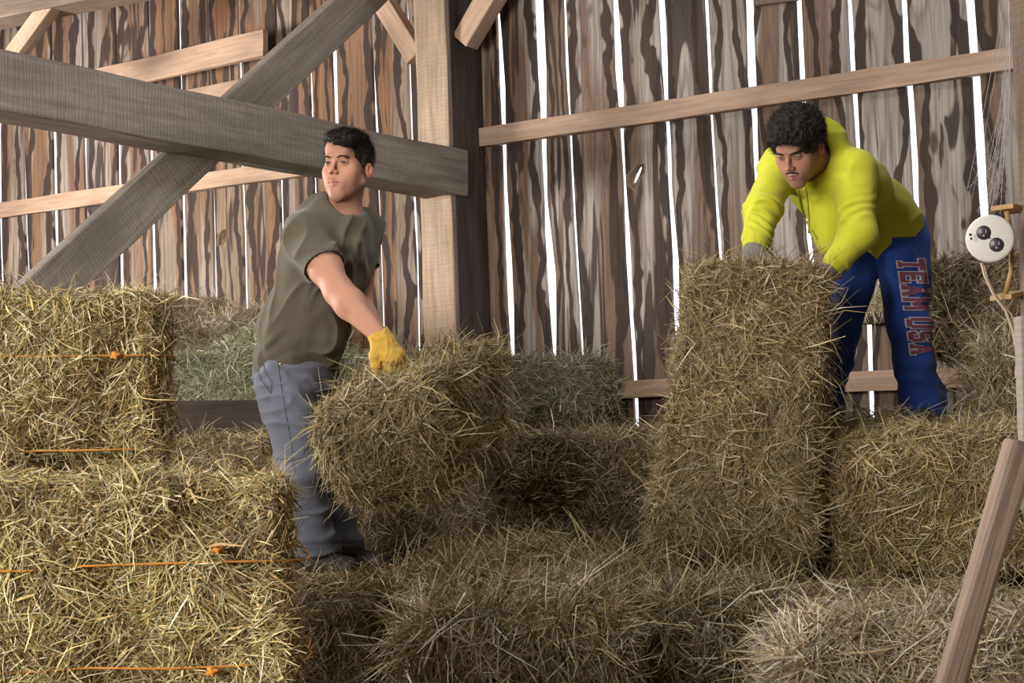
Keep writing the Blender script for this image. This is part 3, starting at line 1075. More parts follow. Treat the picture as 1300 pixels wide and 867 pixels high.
heap('steep clump of bright straw left of the greenish hay', -1.78, 7.95, .585, .46, .34, 1.52, 7000, 156, 'pale', power=3.0, lump=.08, ln=(.03, .14), lift=.35, stray=.1)  # pale palette carries painted sunlight here as well
heap('mound of loose hay on top of the shaggy centre bale', .05, 5.12, TA - .02, .46, .3, .12, 8000, 153, 'olive', lump=.3, ln=(.04, .18), lift=.35, stray=.1)
heap('thin litter of hay over the bale top at the feet of the man in yellow', 1.35, 5.72, TB - .005, .45, .28, .035, 3500, 154, 'grey', ln=(.04, .15), lift=.3, stray=.08)
heap('thin litter of hay round the boot of the man in olive', -.62, 5.35, TA - .02, .42, .3, .035, 3500, 155, 'olive', ln=(.04, .15), lift=.3)


def wbale(label, s0, s1, n0, n1, z0, z1, n, seed, pal, **kw):
    c = SN((s0 + s1) / 2, (n0 + n1) / 2, (z0 + z1) / 2)
    yaw = math.degrees(math.atan2(ES[1], ES[0]))
    return bale(label, None, None, None, n, seed, pal, yaw=yaw, center=c, dims=(s1 - s0, n1 - n0, z1 - z0), **kw)


wbale('dark bale stacked against the wall right of the man in yellow', -2.50, -1.6, 6.08, 6.52, 1.79, 2.19, 8000, 161, 'brown', rnd=.07)
wbale('shaggy half-broken bale under the dark one by the right post', -2.27, -1.35, 5.93, 6.45, 1.46, 1.86, 11000, 162, 'mix', rnd=.12, amp=.04, ln=(.05, .24), bias=(0, 0, 1), bw=1.5, lift=.45, stray=.15)
wbale('buried bale below the shaggy half-broken one by the right post', -2.15, -1.3, 5.98, 6.5, 1.04, 1.45, 300, 163, 'brown', step=.05)
wbale('buried lowest bale in the stack by the right post', -2.15, -1.3, 5.98, 6.5, .585, 1.03, 100, 164, 'brown', step=.05)
tl = on_n(1113, 396, NW - .1)
heap('tuft of hay on the small ledge between his legs', tl[0], tl[1] - .0, tl[2] + .003, .10, .035, .07, 900, 165, 'pale', yaw=-36, stray=.3)

# --- the bale being lifted
def frame_from(x, y):
    x = nrm(x)
    z = nrm(np.cross(x, y))
    y = np.cross(z, x)
    return np.stack([x, y, z], 1)


long_ax = nrm(np.array([.27, .93, .22]))
side_ax = nrm(np.array([-.96, .27, -.20]))
RH = frame_from(long_ax, side_ax)
HB = P(533, 537, 5.33)
lifted = bale('bale being lifted and tilted by the man in the olive shirt', None, None, None, 20000, 171, 'olive', center=HB, dims=(.80, .43, .37), R=RH, rnd=.075, amp=.022,
              ln=(.03, .14), lift=.28, stray=.07)

# --- the bale stood on end
def flare(V):
    V = V.copy()
    t = (V[:, 2] / .48)
    V[:, 0] *= 1 - 0.09 * t
    V[:, 0] += 0.02 * np.sin(t * 2.2)
    return V


UB = P(946, 528, 5.42)
upright = bale('tall bale stood on end under the hands of the man in yellow', None, None, None, 26000, 172, 'olive', center=UB + np.array([0, 0, .015]), dims=(.51, .44, .97), yaw=-9, pitch=4.5, roll=0, rnd=.07, amp=.02,
               deform=flare, ln=(.03, .15), lift=.22, stray=.05, bias=(.7, 0, -.5), bw=.6)


# ------------------------------------------------------------------ people: smooth implicit bodies turned into meshes
class Sdf:
    def __init__(s):
        s.ops = []

    def rc(s, a, b, ra, rb, k=0.02, sub=False, flat=None, f=1.0):
        a, b = np.asarray(a, float), np.asarray(b, float)
        s.ops.append(('rc', sub, k, a, b, ra, rb, None if flat is None else nrm(flat), f))
        return s

    def el(s, c, r, R=None, k=0.02, sub=False):
        s.ops.append(('el', sub, k, np.asarray(c, float), np.asarray(r, float), np.eye(3) if R is None else R))
        return s

    def bounds(s):
        lo, hi = np.full(3, 1e9), np.full(3, -1e9)
        for o in s.ops:
            if o[1]: continue
            l, h = s.bb(o)
            lo, hi = np.minimum(lo, l), np.maximum(hi, h)
        return lo, hi

    @staticmethod
    def bb(o):
        if o[0] == 'rc':
            r = max(o[5], o[6])
            return np.minimum(o[3], o[4]) - r, np.maximum(o[3], o[4]) + r
        r = np.abs(o[5] * o[4][None, :]).sum(1)
        return o[3] - r, o[3] + r

    def grid(s, xs, ys, zs):
        D = np.full((len(xs), len(ys), len(zs)), 0.12, np.float32)
        ax = (xs, ys, zs)
        for o in s.ops:
            l, h = s.bb(o)
            m = o[2] + 0.03
            sl = []
            for i in range(3):
                a = max(0, np.searchsorted(ax[i], l[i] - m) - 1)
                b = min(len(ax[i]), np.searchsorted(ax[i], h[i] + m) + 1)
                sl.append(slice(a, b))
            if any(q.stop <= q.start for q in sl): continue
            x = xs[sl[0]][:, None, None]
            y = ys[sl[1]][None, :, None]
            z = zs[sl[2]][None, None, :]
            if o[0] == 'rc':
                _, sub, k, a, b, ra, rb, fl, f = o
                px, py, pz = x - a[0], y - a[1], z - a[2]
                ba = b - a
                if fl is not None:
                    t_ = (px * fl[0] + py * fl[1] + pz * fl[2]) * (f - 1)
                    px, py, pz = px + fl[0] * t_, py + fl[1] * t_, pz + fl[2] * t_
                    ba = ba + fl * (ba @ fl) * (f - 1)
                t = np.clip((px * ba[0] + py * ba[1] + pz * ba[2]) / (ba @ ba + 1e-12), 0, 1)
                d = np.sqrt((px - ba[0] * t) ** 2 + (py - ba[1] * t) ** 2 + (pz - ba[2] * t) ** 2) - (ra + (rb - ra) * t)
                if fl is not None: d = d / (0.5 + 0.5 * f)
            else:
                _, sub, k, c, r, R = o
                px, py, pz = x - c[0], y - c[1], z - c[2]
                q = [(px * R[0, i] + py * R[1, i] + pz * R[2, i]) for i in range(3)]
                k0 = np.sqrt((q[0] / r[0]) ** 2 + (q[1] / r[1]) ** 2 + (q[2] / r[2]) ** 2)
                k1 = np.sqrt((q[0] / r[0] ** 2) ** 2 + (q[1] / r[1] ** 2) ** 2 + (q[2] / r[2] ** 2) ** 2)
                d = k0 * (k0 - 1) / (k1 + 1e-9)
            cur = D[tuple(sl)]
            d = d.astype(np.float32)
            if sub:
                d = -d
                h_ = np.clip(k - np.abs(cur - d), 0, None) / max(k, 1e-6)
                D[tuple(sl)] = np.maximum(cur, d) + h_ * h_ * k * 0.25
            else:
                h_ = np.clip(k - np.abs(cur - d), 0, None) / max(k, 1e-6)
                D[tuple(sl)] = np.minimum(cur, d) - h_ * h_ * k * 0.25
        return D

    def mesh(s, step, fine=(), fstep=None):
        """fine: list of (lo, hi) boxes sampled with fstep"""
        lo, hi = s.bounds()
        lo, hi = lo - 2.5 * step - .01, hi + 2.5 * step + .01
        axes = []
        for i in range(3):
            x, out = lo[i], []
            while x < hi[i]:
                out.append(x)
                st = step
                for (a, b) in fine:
                    if a[i] - step <= x <= b[i]: st = fstep
                x += st
            out.append(x)
            axes.append(np.array(out))
        D = s.grid(*axes)
        return nets(D, *axes)


def nets(D, xs, ys, zs):
    S = D < 0
    c = [S[i:i + D.shape[0] - 1 or None, j:j + D.shape[1] - 1 or None, k:k + D.shape[2] - 1 or None] for i in (0, 1) for j in (0, 1) for k in (0, 1)]
    sh = tuple(n - 1 for n in D.shape)
    c = [q[:sh[0], :sh[1], :sh[2]] for q in c]
    cnt = sum(q.astype(np.int8) for q in c)
    act = (cnt > 0) & (cnt < 8)
    I, J, K = np.nonzero(act)
    idx = np.full(sh, -1, np.int32)
    idx[I, J, K] = np.arange(len(I))
    acc = np.zeros((len(I), 3))
    num = np.zeros(len(I))
    A = (xs, ys, zs)
    for (a, b) in [((0, 0, 0), (1, 0, 0)), ((0, 1, 0), (1, 1, 0)), ((0, 0, 1), (1, 0, 1)), ((0, 1, 1), (1, 1, 1)),
                   ((0, 0, 0), (0, 1, 0)), ((1, 0, 0), (1, 1, 0)), ((0, 0, 1), (0, 1, 1)), ((1, 0, 1), (1, 1, 1)),
                   ((0, 0, 0), (0, 0, 1)), ((1, 0, 0), (1, 0, 1)), ((0, 1, 0), (0, 1, 1)), ((1, 1, 0), (1, 1, 1))]:
        da = D[I + a[0], J + a[1], K + a[2]]
        db = D[I + b[0], J + b[1], K + b[2]]
        m = (da < 0) != (db < 0)
        t = np.where(m, da / np.where(m, da - db, 1), 0)
        for ax_, (g0, ii) in enumerate(((A[0], I), (A[1], J), (A[2], K))):
            pa_, pb_ = g0[ii + a[ax_]], g0[ii + b[ax_]]
            acc[:, ax_] += np.where(m, pa_ + (pb_ - pa_) * t, 0)
        num += m
    V = acc / num[:, None]
    F = []
    for ax_ in range(3):
        s0 = [slice(1, -1)] * 3
        s0[ax_] = slice(0, -1)
        s1 = list(s0)
        s1[ax_] = slice(1, None)
        a_, b_ = S[tuple(s0)], S[tuple(s1)]
        ch = a_ != b_
        i, j, k = np.nonzero(ch)
        ins = a_[i, j, k]
        base = np.stack([i, j, k], 1)
        for q in range(3):
            if q != ax_: base[:, q] += 1
        u, v = (ax_ + 1) % 3, (ax_ + 2) % 3
        eu, ev = np.eye(3, dtype=int)[u], np.eye(3, dtype=int)[v]
        q = [base - eu - ev, base - ev, base, base - eu]
        q = [idx[w_[:, 0], w_[:, 1], w_[:, 2]] for w_ in q]
        f = np.stack(q, 1)
        f[~ins] = f[~ins][:, ::-1]
        F.append(f)
    F = np.concatenate(F)
    F = F[(F >= 0).all(1)]
    return V, F


def smooth_mesh(V, F, it=1, lam=0.5):
    for _ in range(it):
        A_ = np.zeros_like(V)
        n = np.zeros(len(V))
        for k in range(4):
            np.add.at(A_, F[:, k], V[F[:, (k + 1) % 4]] + V[F[:, (k - 1) % 4]])
            np.add.at(n, F[:, k], 2)
        V = V * (1 - lam) + lam * A_ / np.maximum(n, 1)[:, None]
    return V


def headframe(fwd, up):
    y = nrm(fwd)
    z = nrm(np.asarray(up) - y * (np.asarray(up) @ y))
    x = np.cross(y, z)          # person's right is -left; here x = y x z
    return np.stack([x, y, z], 1)


def head_ops(S, C, R, sc=1.0, slit=.0030, jaw=1.0):
    def L(x, y, z): return C + R @ (np.array([x, y, z]) * sc)
    e = lambda c, r, k=.02, sub=False, RR=None: S.el(L(*c), np.array(r) * sc, R if RR is None else R @ RR, k, sub)
    e((0, -.015, .035), (.074, .094, .086), .03)
    e((0, .020, -.028), (.054, .064, .080), .03)
    for sx in (-1, 1):
        S.rc(L(sx * .052 * jaw, -.005, -.055), L(sx * .013, .066, -.106), .0155 * sc, .014 * sc, .022)
        e((sx * .042, .054, -.022), (.018, .016, .016), .035)
        e((sx * .033, .047, -.055), (.020, .024, .030), .035)
    e((0, .072, -.102), (.018, .015, .016), .026)
    S.rc(L(-.028, .083, .022), L(.028, .083, .022), .0085 * sc, .0085 * sc, .014)
    e((0, .068, .055), (.045, .02, .035), .03)
    for sx in (-1, 1):
        e((sx * .030, .098, .003), (.0165, .016, .0095), .010, True)
    S.rc(L(0, .084, .012), L(0, .107, -.022), .0060 * sc, .0075 * sc, .010)
    e((0, .110, -.027), (.0090, .0095, .0080), .007)
    for sx in (-1, 1):
        e((sx * .0115, .099, -.031), (.0062, .0085, .0060), .006)
        e((sx * .0065, .103, -.0385), (.0032, .005, .003), .002, True)
    for sx in (-1, 1):
        e((sx * .030, .0745, .003), (.0145, .0142, .0130), .005)
        e((sx * .030, .090, .0010), (.0118, .008, slit), .0015, True)
    e((0, .078, -.064), (.030, .012, .022), .028)
    S.rc(L(-.021, .0875, -.0640), L(0, .0955, -.0600), .0034 * sc, .0044 * sc, .005)
    S.rc(L(.021, .0875, -.0640), L(0, .0955, -.0600), .0034 * sc, .0044 * sc, .005)
    S.rc(L(-.016, .0880, -.0690), L(0, .0935, -.0712), .0033 * sc, .0055 * sc, .005)
    S.rc(L(.016, .0880, -.0690), L(0, .0935, -.0712), .0033 * sc, .0055 * sc, .005)
    S.rc(L(-.022, .0915, -.0655), L(.022, .0915, -.0655), .0018 * sc, .0018 * sc, .002, True)
    S.rc(L(-.010, .1005, -.0652), L(.010, .1005, -.0652), .0034 * sc, .0034 * sc, .002, True)
    for sx in (-1, 1):
        a = math.radians(22) * sx
        RE = np.array([[math.cos(a), -math.sin(a), 0], [math.sin(a), math.cos(a), 0], [0, 0, 1]])
        e((sx * .078, -.012, -.014), (.006, .0160, .0265), .006, False, RE)
        e((sx * .085, -.009, -.010), (.0070, .0095, .016), .003, True, RE)


def head_color(V, C, R, sc, base, shave):
    q = ((V - C) @ R) / sc
    col = np.tile(np.array(base), (len(V), 1))
    x, y, z = q.T
    near = (np.abs(x) < .11) & (np.abs(y) < .14) & (np.abs(z) < .14)

    def blend(mask, c):
        m = np.clip(mask, 0, 1)[:, None] * near[:, None]
        col[:] = col * (1 - m) + np.array(c) * m
    g = lambda cx, cy, cz, rx, ry, rz: np.exp(-(((np.abs(x) - cx) / rx) ** 2 + ((y - cy) / ry) ** 2 + ((z - cz) / rz) ** 2))
    blend(g(.045, .06, -.03, .02, .04, .018) * .45, (.55, .22, .15))
    blend(g(0, .11, -.026, .012, .02, .012) * .5, (.58, .24, .17))
    blend(((np.abs(x) > .073)).astype(float) * (z < .035) * (z > -.04) * .7, (.58, .22, .14))
    if shave: blend(((z < -.04) & (y > -.02)) * np.clip((-.035 - z) / .03, 0, 1) * shave * 1.0, (.20, .12, .09))
    blend(g(0, .096, -.0655, .018, .02, .0068) * 1.3, (.42, .15, .13))
    blend(g(0, .094, -.0655, .020, .02, .0018) * 1.6, (.14, .04, .04))
    blend(g(.030, .085, .003, .017, .02, .010) * .35, (.30, .13, .10))
    return col


def chain(S, pts, rs, k=.02, **kw):
    for i in range(len(pts) - 1): S.rc(pts[i], pts[i + 1], rs[i], rs[i + 1], k, **kw)


def hand_ops(S, wrist, f, n, side, grow=0.0, curl=(35, 45, 30), thumb_curl=20, sc=1.0, spread=1.0):
    """f: towards the fingers, n: back of the hand, side: +1 when the thumb lies at +cross(f,n)"""
    f = nrm(f)
    n = nrm(n - f * (n @ f))
    t = np.cross(f, n) * side
    g = grow
    kn = [wrist + (f * .088 + t * .027) * sc, wrist + (f * .092 + t * .009) * sc, wrist + (f * .087 - t * .010) * sc, wrist + (f * .079 - t * .027) * sc]
    for q in kn: S.rc(wrist + (q - wrist) * .12, q, .016 * sc + g, .0105 * sc + g, .012)
    S.rc(wrist + f * .03 * sc, wrist + f * .075 * sc, .030 * sc + g, .034 * sc + g, .012, flat=n, f=2.0)
    lens = [(.040, .025, .019), (.045, .028, .020), (.042, .026, .020), (.033, .020, .018)]
    for i, q in enumerate(kn):
        ang = 0
        p = q
        for j in range(3):
            ang += math.radians(curl[j] + (i - 1.5) * 3)
            d = f * math.cos(ang) - n * math.sin(ang) + t * (1.5 - i) * .06 * spread
            p2 = p + nrm(d) * lens[i][j] * sc
            S.rc(p, p2, (.0100 - .0009 * j) * sc + g, (.0093 - .0009 * j) * sc + g, .004)
            p = p2
    b = wrist + (f * .022 + t * .024 - n * .006) * sc
    d1 = nrm(f * .72 + t * .62 - n * .25)
    b2 = b + d1 * .042 * sc
    d2 = nrm(f * math.cos(math.radians(thumb_curl)) + t * .28 - n * .35)
    b3 = b2 + d2 * .032 * sc
    b4 = b3 + nrm(d2 - t * .3 - n * .3) * .024 * sc
    chain(S, [b, b2, b3, b4], [.0165 * sc + g, .0125 * sc + g, .0115 * sc + g, .0095 * sc + g], .010)


def wrinkle(V, F, amp, scale, seed, stretch=None, ridged=True, weight=None):
    N = vert_normals(V, F)
    Q = V * scale
    if stretch is not None:
        for d, s_ in stretch:
            d = nrm(d)
            Q = Q + np.outer(Q @ d, d) * (s_ - 1)
    Q = Q + 0.6 * np.stack([vnoise(V * scale * .5 + 7 * j, seed + j) for j in range(3)], 1)
    w = vnoise(Q, seed)
    if ridged: w = 1.7 * (1 - np.abs(w)) ** 3.2 - .7 + .3 * vnoise(Q * 2.1, seed + 5)
    return V + N * (amp * w * (1 if weight is None else weight))[:, None]


def strands(name, V, F, mat, parent, n, seed, ln, wd, dirf, curl=0.0, keep=None):
    rng = np.random.default_rng(seed)
    tri = np.concatenate([F[:, [0, 1, 2]], F[:, [0, 2, 3]]])
    a, b, c = V[tri[:, 0]], V[tri[:, 1]], V[tri[:, 2]]
    nn = np.cross(b - a, c - a)
    ar = np.linalg.norm(nn, axis=1)
    nn = nrm(nn)
    if keep is not None: ar = ar * keep((a + b + c) / 3)
    k = rng.choice(len(tri), n, p=ar / ar.sum())
    r = rng.random((n, 2))
    r[r.sum(1) > 1] = 1 - r[r.sum(1) > 1]
    p = a[k] + (b - a)[k] * r[:, :1] + (c - a)[k] * r[:, 1:]
    N = nn[k]
    d = dirf(p, N) + .35 * rng.standard_normal((n, 3))
    L = rng.uniform(ln[0], ln[1], n)
    seg = 5
    pts = [p - N * .002]
    ph = rng.random(n) * 6.28
    for i in range(seg):
        d = nrm(d + curl * (np.cos(ph + i * 1.6)[:, None] * np.cross(N, d) + np.sin(ph + i * 1.6)[:, None] * N))
        pts.append(pts[-1] + d * (L / seg)[:, None])
    w = nrm(np.cross(d, N + .3 * rng.standard_normal((n, 3))))
    VV = []
    for i, q in enumerate(pts):
        ww = wd * (1 - i / (seg + .5))
        VV += [q - w * ww, q + w * ww]
    VV = np.stack(VV, 1).reshape(-1, 3)
    b0 = np.arange(n)[:, None] * (2 * (seg + 1))
    FF = np.concatenate([b0 + np.array([[2 * i, 2 * i + 1, 2 * i + 3, 2 * i + 2]]) for i in range(seg)])
    return VV, FF


def eyes(parent, C, R, sc, gaze):
    for sx in (-1, 1):
        c = C + R @ (np.array([sx * .030, .0745, .003]) * sc)
        V, F = sphere(.0126 * sc, 20, 14)
        e_ = mesh_np('eye', V + c, F, M['eye'], parent)
        gz = nrm(R @ nrm(np.array(gaze)))
        a = nrm(np.cross(gz, UP + .01))
        b = np.cross(a, gz)
        pts = [c + gz * .0132 * sc]
        for rr, dd in ((.0035, .0129), (.0066, .0114)):
            for j in range(14):
                t = j / 14 * 2 * math.pi
                pts.append(c + gz * dd * sc + (a * math.cos(t) + b * math.sin(t)) * rr * sc)
        T = [(0, 1 + j, 1 + (j + 1) % 14) for j in range(14)]
        Q = [(1 + j, 15 + j, 15 + (j + 1) % 14, 1 + (j + 1) % 14) for j in range(14)]
        mesh_np('iris', np.array(pts), [np.array(Q), np.array(T)], M['iris'], e_)


def face_hair(parent, snap, C, R, sc, name, xz, rad, both=True):
    for sx in ((-1, 1) if both else (1,)):
        S = Sdf()
        pts = []
        for x, z in densify(xz, 3):
            pts.append(snap(C + R @ (np.array([sx * x, .16, z]) * sc), -R[:, 1]))
        rs = [rad * sc * (.55 + .45 * math.sin(math.pi * min(1, (i + 1) / len(pts)))) for i in range(len(pts))]
        chain(S, pts, rs, .002)
        V, F = S.mesh(.0012)
        mesh_np(name, V, F, M['hair'], parent)


def brows(parent, V, F, C, R, sc, thick=.0029, lash=True):
    sn = surf_snap(V, F, .0003)
    face_hair(parent, sn, C, R, sc, 'eyebrow', [(.012, .0185), (.024, .0235), (.036, .0240), (.046, .0185)], thick)
    if lash: face_hair(parent, sn, C, R, sc, 'eyelashes', [(.0190, .0030), (.025, .0060), (.031, .0066), (.037, .0050), (.042, .0010)], .0011)
    return sn


# ================================================================== man 1 (olive T-shirt)
def man_one():
    D = 5.58
    root = empty('person', P(415, 735, 5.5))
    tag(root, 'man in an olive T-shirt, grey jeans and yellow gloves lifting a bale', 'person')
    sh_r, sh_l = P(388, 296, 5.47), P(463, 293, 5.73)
    el_r, wr_r = P(430, 370, 5.30), P(482, 427, 5.17)
    el_l, wr_l = P(455, 380, 5.66), P(488, 440, 5.42)
    pel, wai, che = P(377, 470, 5.66), P(386, 420, 5.64), P(416, 340, 5.60)
    ucl = P(424, 300, 5.6)
    nb, nt = P(431, 274, 5.61), P(438, 240, 5.60)
    FT = nrm(np.array([.79, -.61, 0]))        # chest direction
    LT = nrm(sh_l - sh_r)
    hip_r, hip_l = P(362, 488, 5.57), P(398, 492, 5.76)
    kn_r, kn_l = P(380, 598, 5.45), P(418, 606, 5.66)
    an_r, an_l = P(403, 706, 5.52), P(434, 704, 5.68)
    FP = nrm(np.array([.93, -.35, 0]))
    C = P(441, 212, 5.575)
    fw = nrm(np.array([-.39, -.92, -.01]))
    upv = nrm(np.array([.04, 0, 1.0]))
    R = headframe(fw, upv)
    HS = 1.02
    hd = nrm(np.array([.45, -.25, -.62]))      # hand direction
    hd = nrm(P(509, 466, 5.13) - wr_r)
    hn = nrm(np.array([.35, -.80, .45]))
    S = Sdf()
    # trunk
    S.rc(pel, wai, .150, .135, .05, flat=FT, f=1.35)
    S.rc(wai, che, .135, .160, .05, flat=FT, f=1.35)
    S.rc(che, ucl, .160, .150, .05, flat=FT, f=1.35)
    S.rc(sh_r - UP * .01, sh_l - UP * .01, .054, .054, .05)
    S.rc(nb - UP * .04, C - R[:, 2] * .04 - R[:, 1] * .025, .060, .054, .03)
    chain(S, [ucl - UP * .02, nb - UP * .03], [.085, .062], .05)
    # legs (inside the jeans)
    for h, k_, a in ((hip_r, kn_r, an_r), (hip_l, kn_l, an_l)):
        chain(S, [h, k_, a], [.080, .053, .036], .04)
        S.rc(a, a + FP * .12 - UP * .055, .035, .03, .03)
    # arms: visible right arm, modelled with deltoid, biceps and forearm
    S.rc(sh_r, sh_r * .4 + el_r * .6, .058, .055, .03)
    S.rc(sh_r * .5 + el_r * .5, el_r, .056, .046, .03)
    m1 = el_r * .72 + wr_r * .28
    S.rc(el_r, m1, .045, .049, .03)
    S.rc(m1, wr_r, .049, .029, .03)
    chain(S, [sh_l, el_l], [.058, .043], .03)
    chain(S, [el_l, wr_l], [.043, .028], .03)
    hand_ops(S, wr_r, hd, hn, 1, curl=(35, 45, 30))
    hl = nrm(P(505, 478, 5.38) - wr_l)
    hand_ops(S, wr_l, hl, nrm(np.array([-.2, .8, .4])), -1)
    head_ops(S, C, R, HS, .0026)
    fine = [(C - .135, C + .135)]
    V, F = S.mesh(.0085, fine, .0026)
    V = smooth_mesh(V, F, 1, .35)
    skin = np.array([.45, .235, .155])
    col = head_color(V, C, R, HS, skin, .22)
    # arms catch more red
    body = mesh_np('body', V, F, M['skin'], root, col=col)
    eyes(root, C, R, HS, (-.25, 1, -.02))
    brows(root, V, F, C, R, HS)
    # hair: short sides, fuller swept top
    H = Sdf()
    Lp = lambda x, y, z: C + R @ (np.array([x, y, z]) * HS)
    H.el(Lp(0, -.018, .036), np.array([.0785, .0985, .089]) * HS, R, .02)
    H.el(Lp(0, .010, .090), np.array([.064, .080, .034]) * HS, R, .02)
    H.el(Lp(-.012, .062, .092), np.array([.050, .034, .026]) * HS, R, .02)
    H.el(Lp(-.024, .070, .076), np.array([.040, .026, .022]) * HS, R, .02)
    for sx in (-1, 1):
        H.rc(Lp(sx * .073, .012, .03), Lp(sx * .072, .016, .0), .008, .004, .01)
    H.el(Lp(.004, .088, -.006), np.array([.066, .062, .066]) * HS, R, .010, True)     # face
    H.el(Lp(0, .02, -.085), np.array([.12, .085, .07]) * HS, R, .01, True)
    H.el(Lp(0, -.03, -.1), np.array([.12, .1, .045]) * HS, R, .01, True)
    for sx in (-1, 1): H.el(Lp(sx * .085, -.008, -.008), np.array([.02, .019, .028]) * HS, R, .004, True)
    HV, HF = H.mesh(.0035)
    N = vert_normals(HV, HF)
    q = (HV - C) @ R
    top = np.clip((q[:, 2] - .04) / .04, 0, 1)
    HV = HV + N * ((.0015 + .005 * top) * fbm(q * 55 * np.array([1, .6, 1]) + 3, 3, 4))[:, None]
    sv, sf = strands('h', HV, HF, None, None, 9000, 3, (.008, .026), .0006, lambda p, n: R[:, 1] * .7 - R[:, 0] * .5 + n * .35, .25, keep=lambda c_: np.clip(((c_ - C) @ R[:, 2]) / .05, .015, 1))
    hair = mesh_np('hair', np.concatenate([HV, sv]), [HF, sf + len(HV)], M['hair'], root)
    hair['label'] = 'short dark hair with a fuller swept top'

    # T-shirt
    T = Sdf()
    T.rc(pel + UP * .035, wai, .160, .152, .05, flat=FT, f=1.22)
    T.rc(wai, che, .150, .174, .05, flat=FT, f=1.25)
    T.rc(che, ucl, .174, .160, .05, flat=FT, f=1.3)
    T.rc(sh_r - UP * .006, sh_l - UP * .006, .064, .064, .05)
    T.rc(ucl - UP * .02, nb - UP * .045, .11, .080, .05)
    hem_r = sh_r + (el_r - sh_r) * .62
    T.rc(sh_r, hem_r, .076, .075, .035)
    hem_l = sh_l + (el_l - sh_l) * .55
    T.rc(sh_l, hem_l, .068, .066, .035)
    # loose cloth hanging at the back and belly
    T.el(P(352, 418, 5.66), (.055, .06, .075), None, .06)
    T.el(P(415, 420, 5.55), (.05, .06, .09), None, .06)
    # openings
    d_r = nrm(el_r - sh_r)
    T.rc(hem_r + d_r * .052, hem_r + d_r * .20, .095, .10, .003, True)
    T.rc(hem_r + d_r * .0, hem_r + d_r * .1, .064, .064, .004, True)
    d_l = nrm(el_l - sh_l)
    T.rc(hem_l + d_l * .05, hem_l + d_l * .15, .09, .09, .003, True)
    cN = P(433, 273, 5.575)
    fd = nrm(FT * .80 - UP * .62)
    nN = nrm(np.cross(LT, fd))
    if nN[2] < 0: nN = -nN
    T.el(cN + fd * .008, (.066, .076, .030), np.stack([LT, fd, nN], 1), .004, True)
    T.rc(cN + nN * .03, cN + nN * .2, .064, .12, .006, True)
    T.rc(pel - UP * .12, pel - UP * .13, .105, .105, .01, True, flat=None)
    TV, TF = T.mesh(.0052)
    TV = smooth_mesh(TV, TF, 1, .5)
    ax = nrm(che - pel)
    wt = np.clip((np.minimum(np.linalg.norm(TV - hem_r - d_r * .052, axis=1), np.linalg.norm(TV - hem_l - d_l * .05, axis=1)) - .078) / .05, 0, 1)
    TV = wrinkle(TV, TF, .0095, 12, 11, weight=wt, stretch= [(nrm(ax + .7 * LT), .30)])
    low = np.clip((wai[2] + .06 - TV[:, 2]) / .12, 0, 1)
    N = vert_normals(TV, TF)
    TV = TV + N * (low * .009 * vnoise(np.stack([TV @ LT * 9, TV @ FT * 9, TV[:, 2] * 34 + 2 * vnoise(TV * 8, 3)], 1), 31))[:, None]
    # drawn folds from the armpit across the chest
    for (a_, b_, r_) in ((P(425, 330, 5.4), P(440, 400, 5.42), .012), (P(438, 300, 5.45), P(446, 372, 5.45), .010), (P(455, 296, 5.52), P(462, 350, 5.5), .010), (P(400, 340, 5.42), P(385, 400, 5.5), .012), (P(452, 300, 5.5), P(448, 350, 5.46), .008)):
        ba = b_ - a_
        t = np.clip((TV - a_) @ ba / (ba @ ba), 0, 1)
        pr = TV - a_ - np.outer(t, ba)
        lat = pr - np.outer(pr @ np.array([0, 1., 0]), np.array([0, 1., 0]))
        dist = np.linalg.norm(lat, axis=1)
        w_ = np.exp(-(dist / r_) ** 2) * np.clip(np.minimum(t, 1 - t) * 5, 0, 1) * (N[:, 1] < .1)
        TV = TV + N * (w_ * .011)[:, None]
    mesh_np('t_shirt', TV, TF, M['shirt'], root)
    # neckband
    ring = []
    for i in range(32):
        a_ = i / 32 * 2 * math.pi
        ring.append(cN + fd * .008 + LT * math.cos(a_) * .067 + fd * math.sin(a_) * .077)
    nbnd = tube_obj('neckband', np.array(ring), .0055, M['shirt'], root, 8, closed=True)

    # jeans
    J = Sdf()
    J.rc(pel + UP * .05, pel - UP * .02, .148, .158, .04, flat=FP, f=1.12)
    J.el(P(352, 470, 5.68), (.085, .09, .10), None, .06)
    for h, k_, a, rr in ((hip_r, kn_r, an_r, (.102, .076, .066, .074)), (hip_l, kn_l, an_l, (.098, .074, .066, .072))):
        mid = k_ * .5 + a * .5
        chain(J, [h, k_], [rr[0], rr[1]], .04)
        chain(J, [k_, mid + nrm(np.cross(UP, FP)) * .0, a - UP * .012], [rr[1], rr[2], rr[3]], .04)
        for q_ in (.06, .13, .20): J.el(k_ + (a - k_) * (1 - q_ * 1.2) , (rr[3] + .004, rr[3] + .004, .012), None, .03)
    for a in (an_r, an_l): J.rc(a - UP * .07, a - UP * .10, .1, .1, .003, True)
    JV, JF = J.mesh(.0055)
    JV = smooth_mesh(JV, JF, 1, .5)
    JV = wrinkle(JV, JF, .0075, 11, 21, [(UP, 1.9), (FP, .45)])
    kz = .5 * (kn_r[2] + an_r[2])
    jeans = mesh_np('jeans', JV, JF, M['jeans'], root)
    # leather belt edge, pocket and rivet
    on_j = surf_snap(JV, JF)
    pk = [P(333, 452, 5.3), P(336, 470, 5.3), P(345, 485, 5.3), P(345, 500, 5.3), P(331, 482, 5.3), P(326, 460, 5.3)]
    pts = [on_j(p_) for p_ in densify(pk, 5)]
    tube_obj('pocket_seam', np.array(pts), .0014, M['seam'], jeans, 6)
    pts = [on_j(p_) for p_ in densify([P(352, 452, 5.3), P(355, 475, 5.3), P(362, 520, 5.3), P(372, 575, 5.3)], 10)]
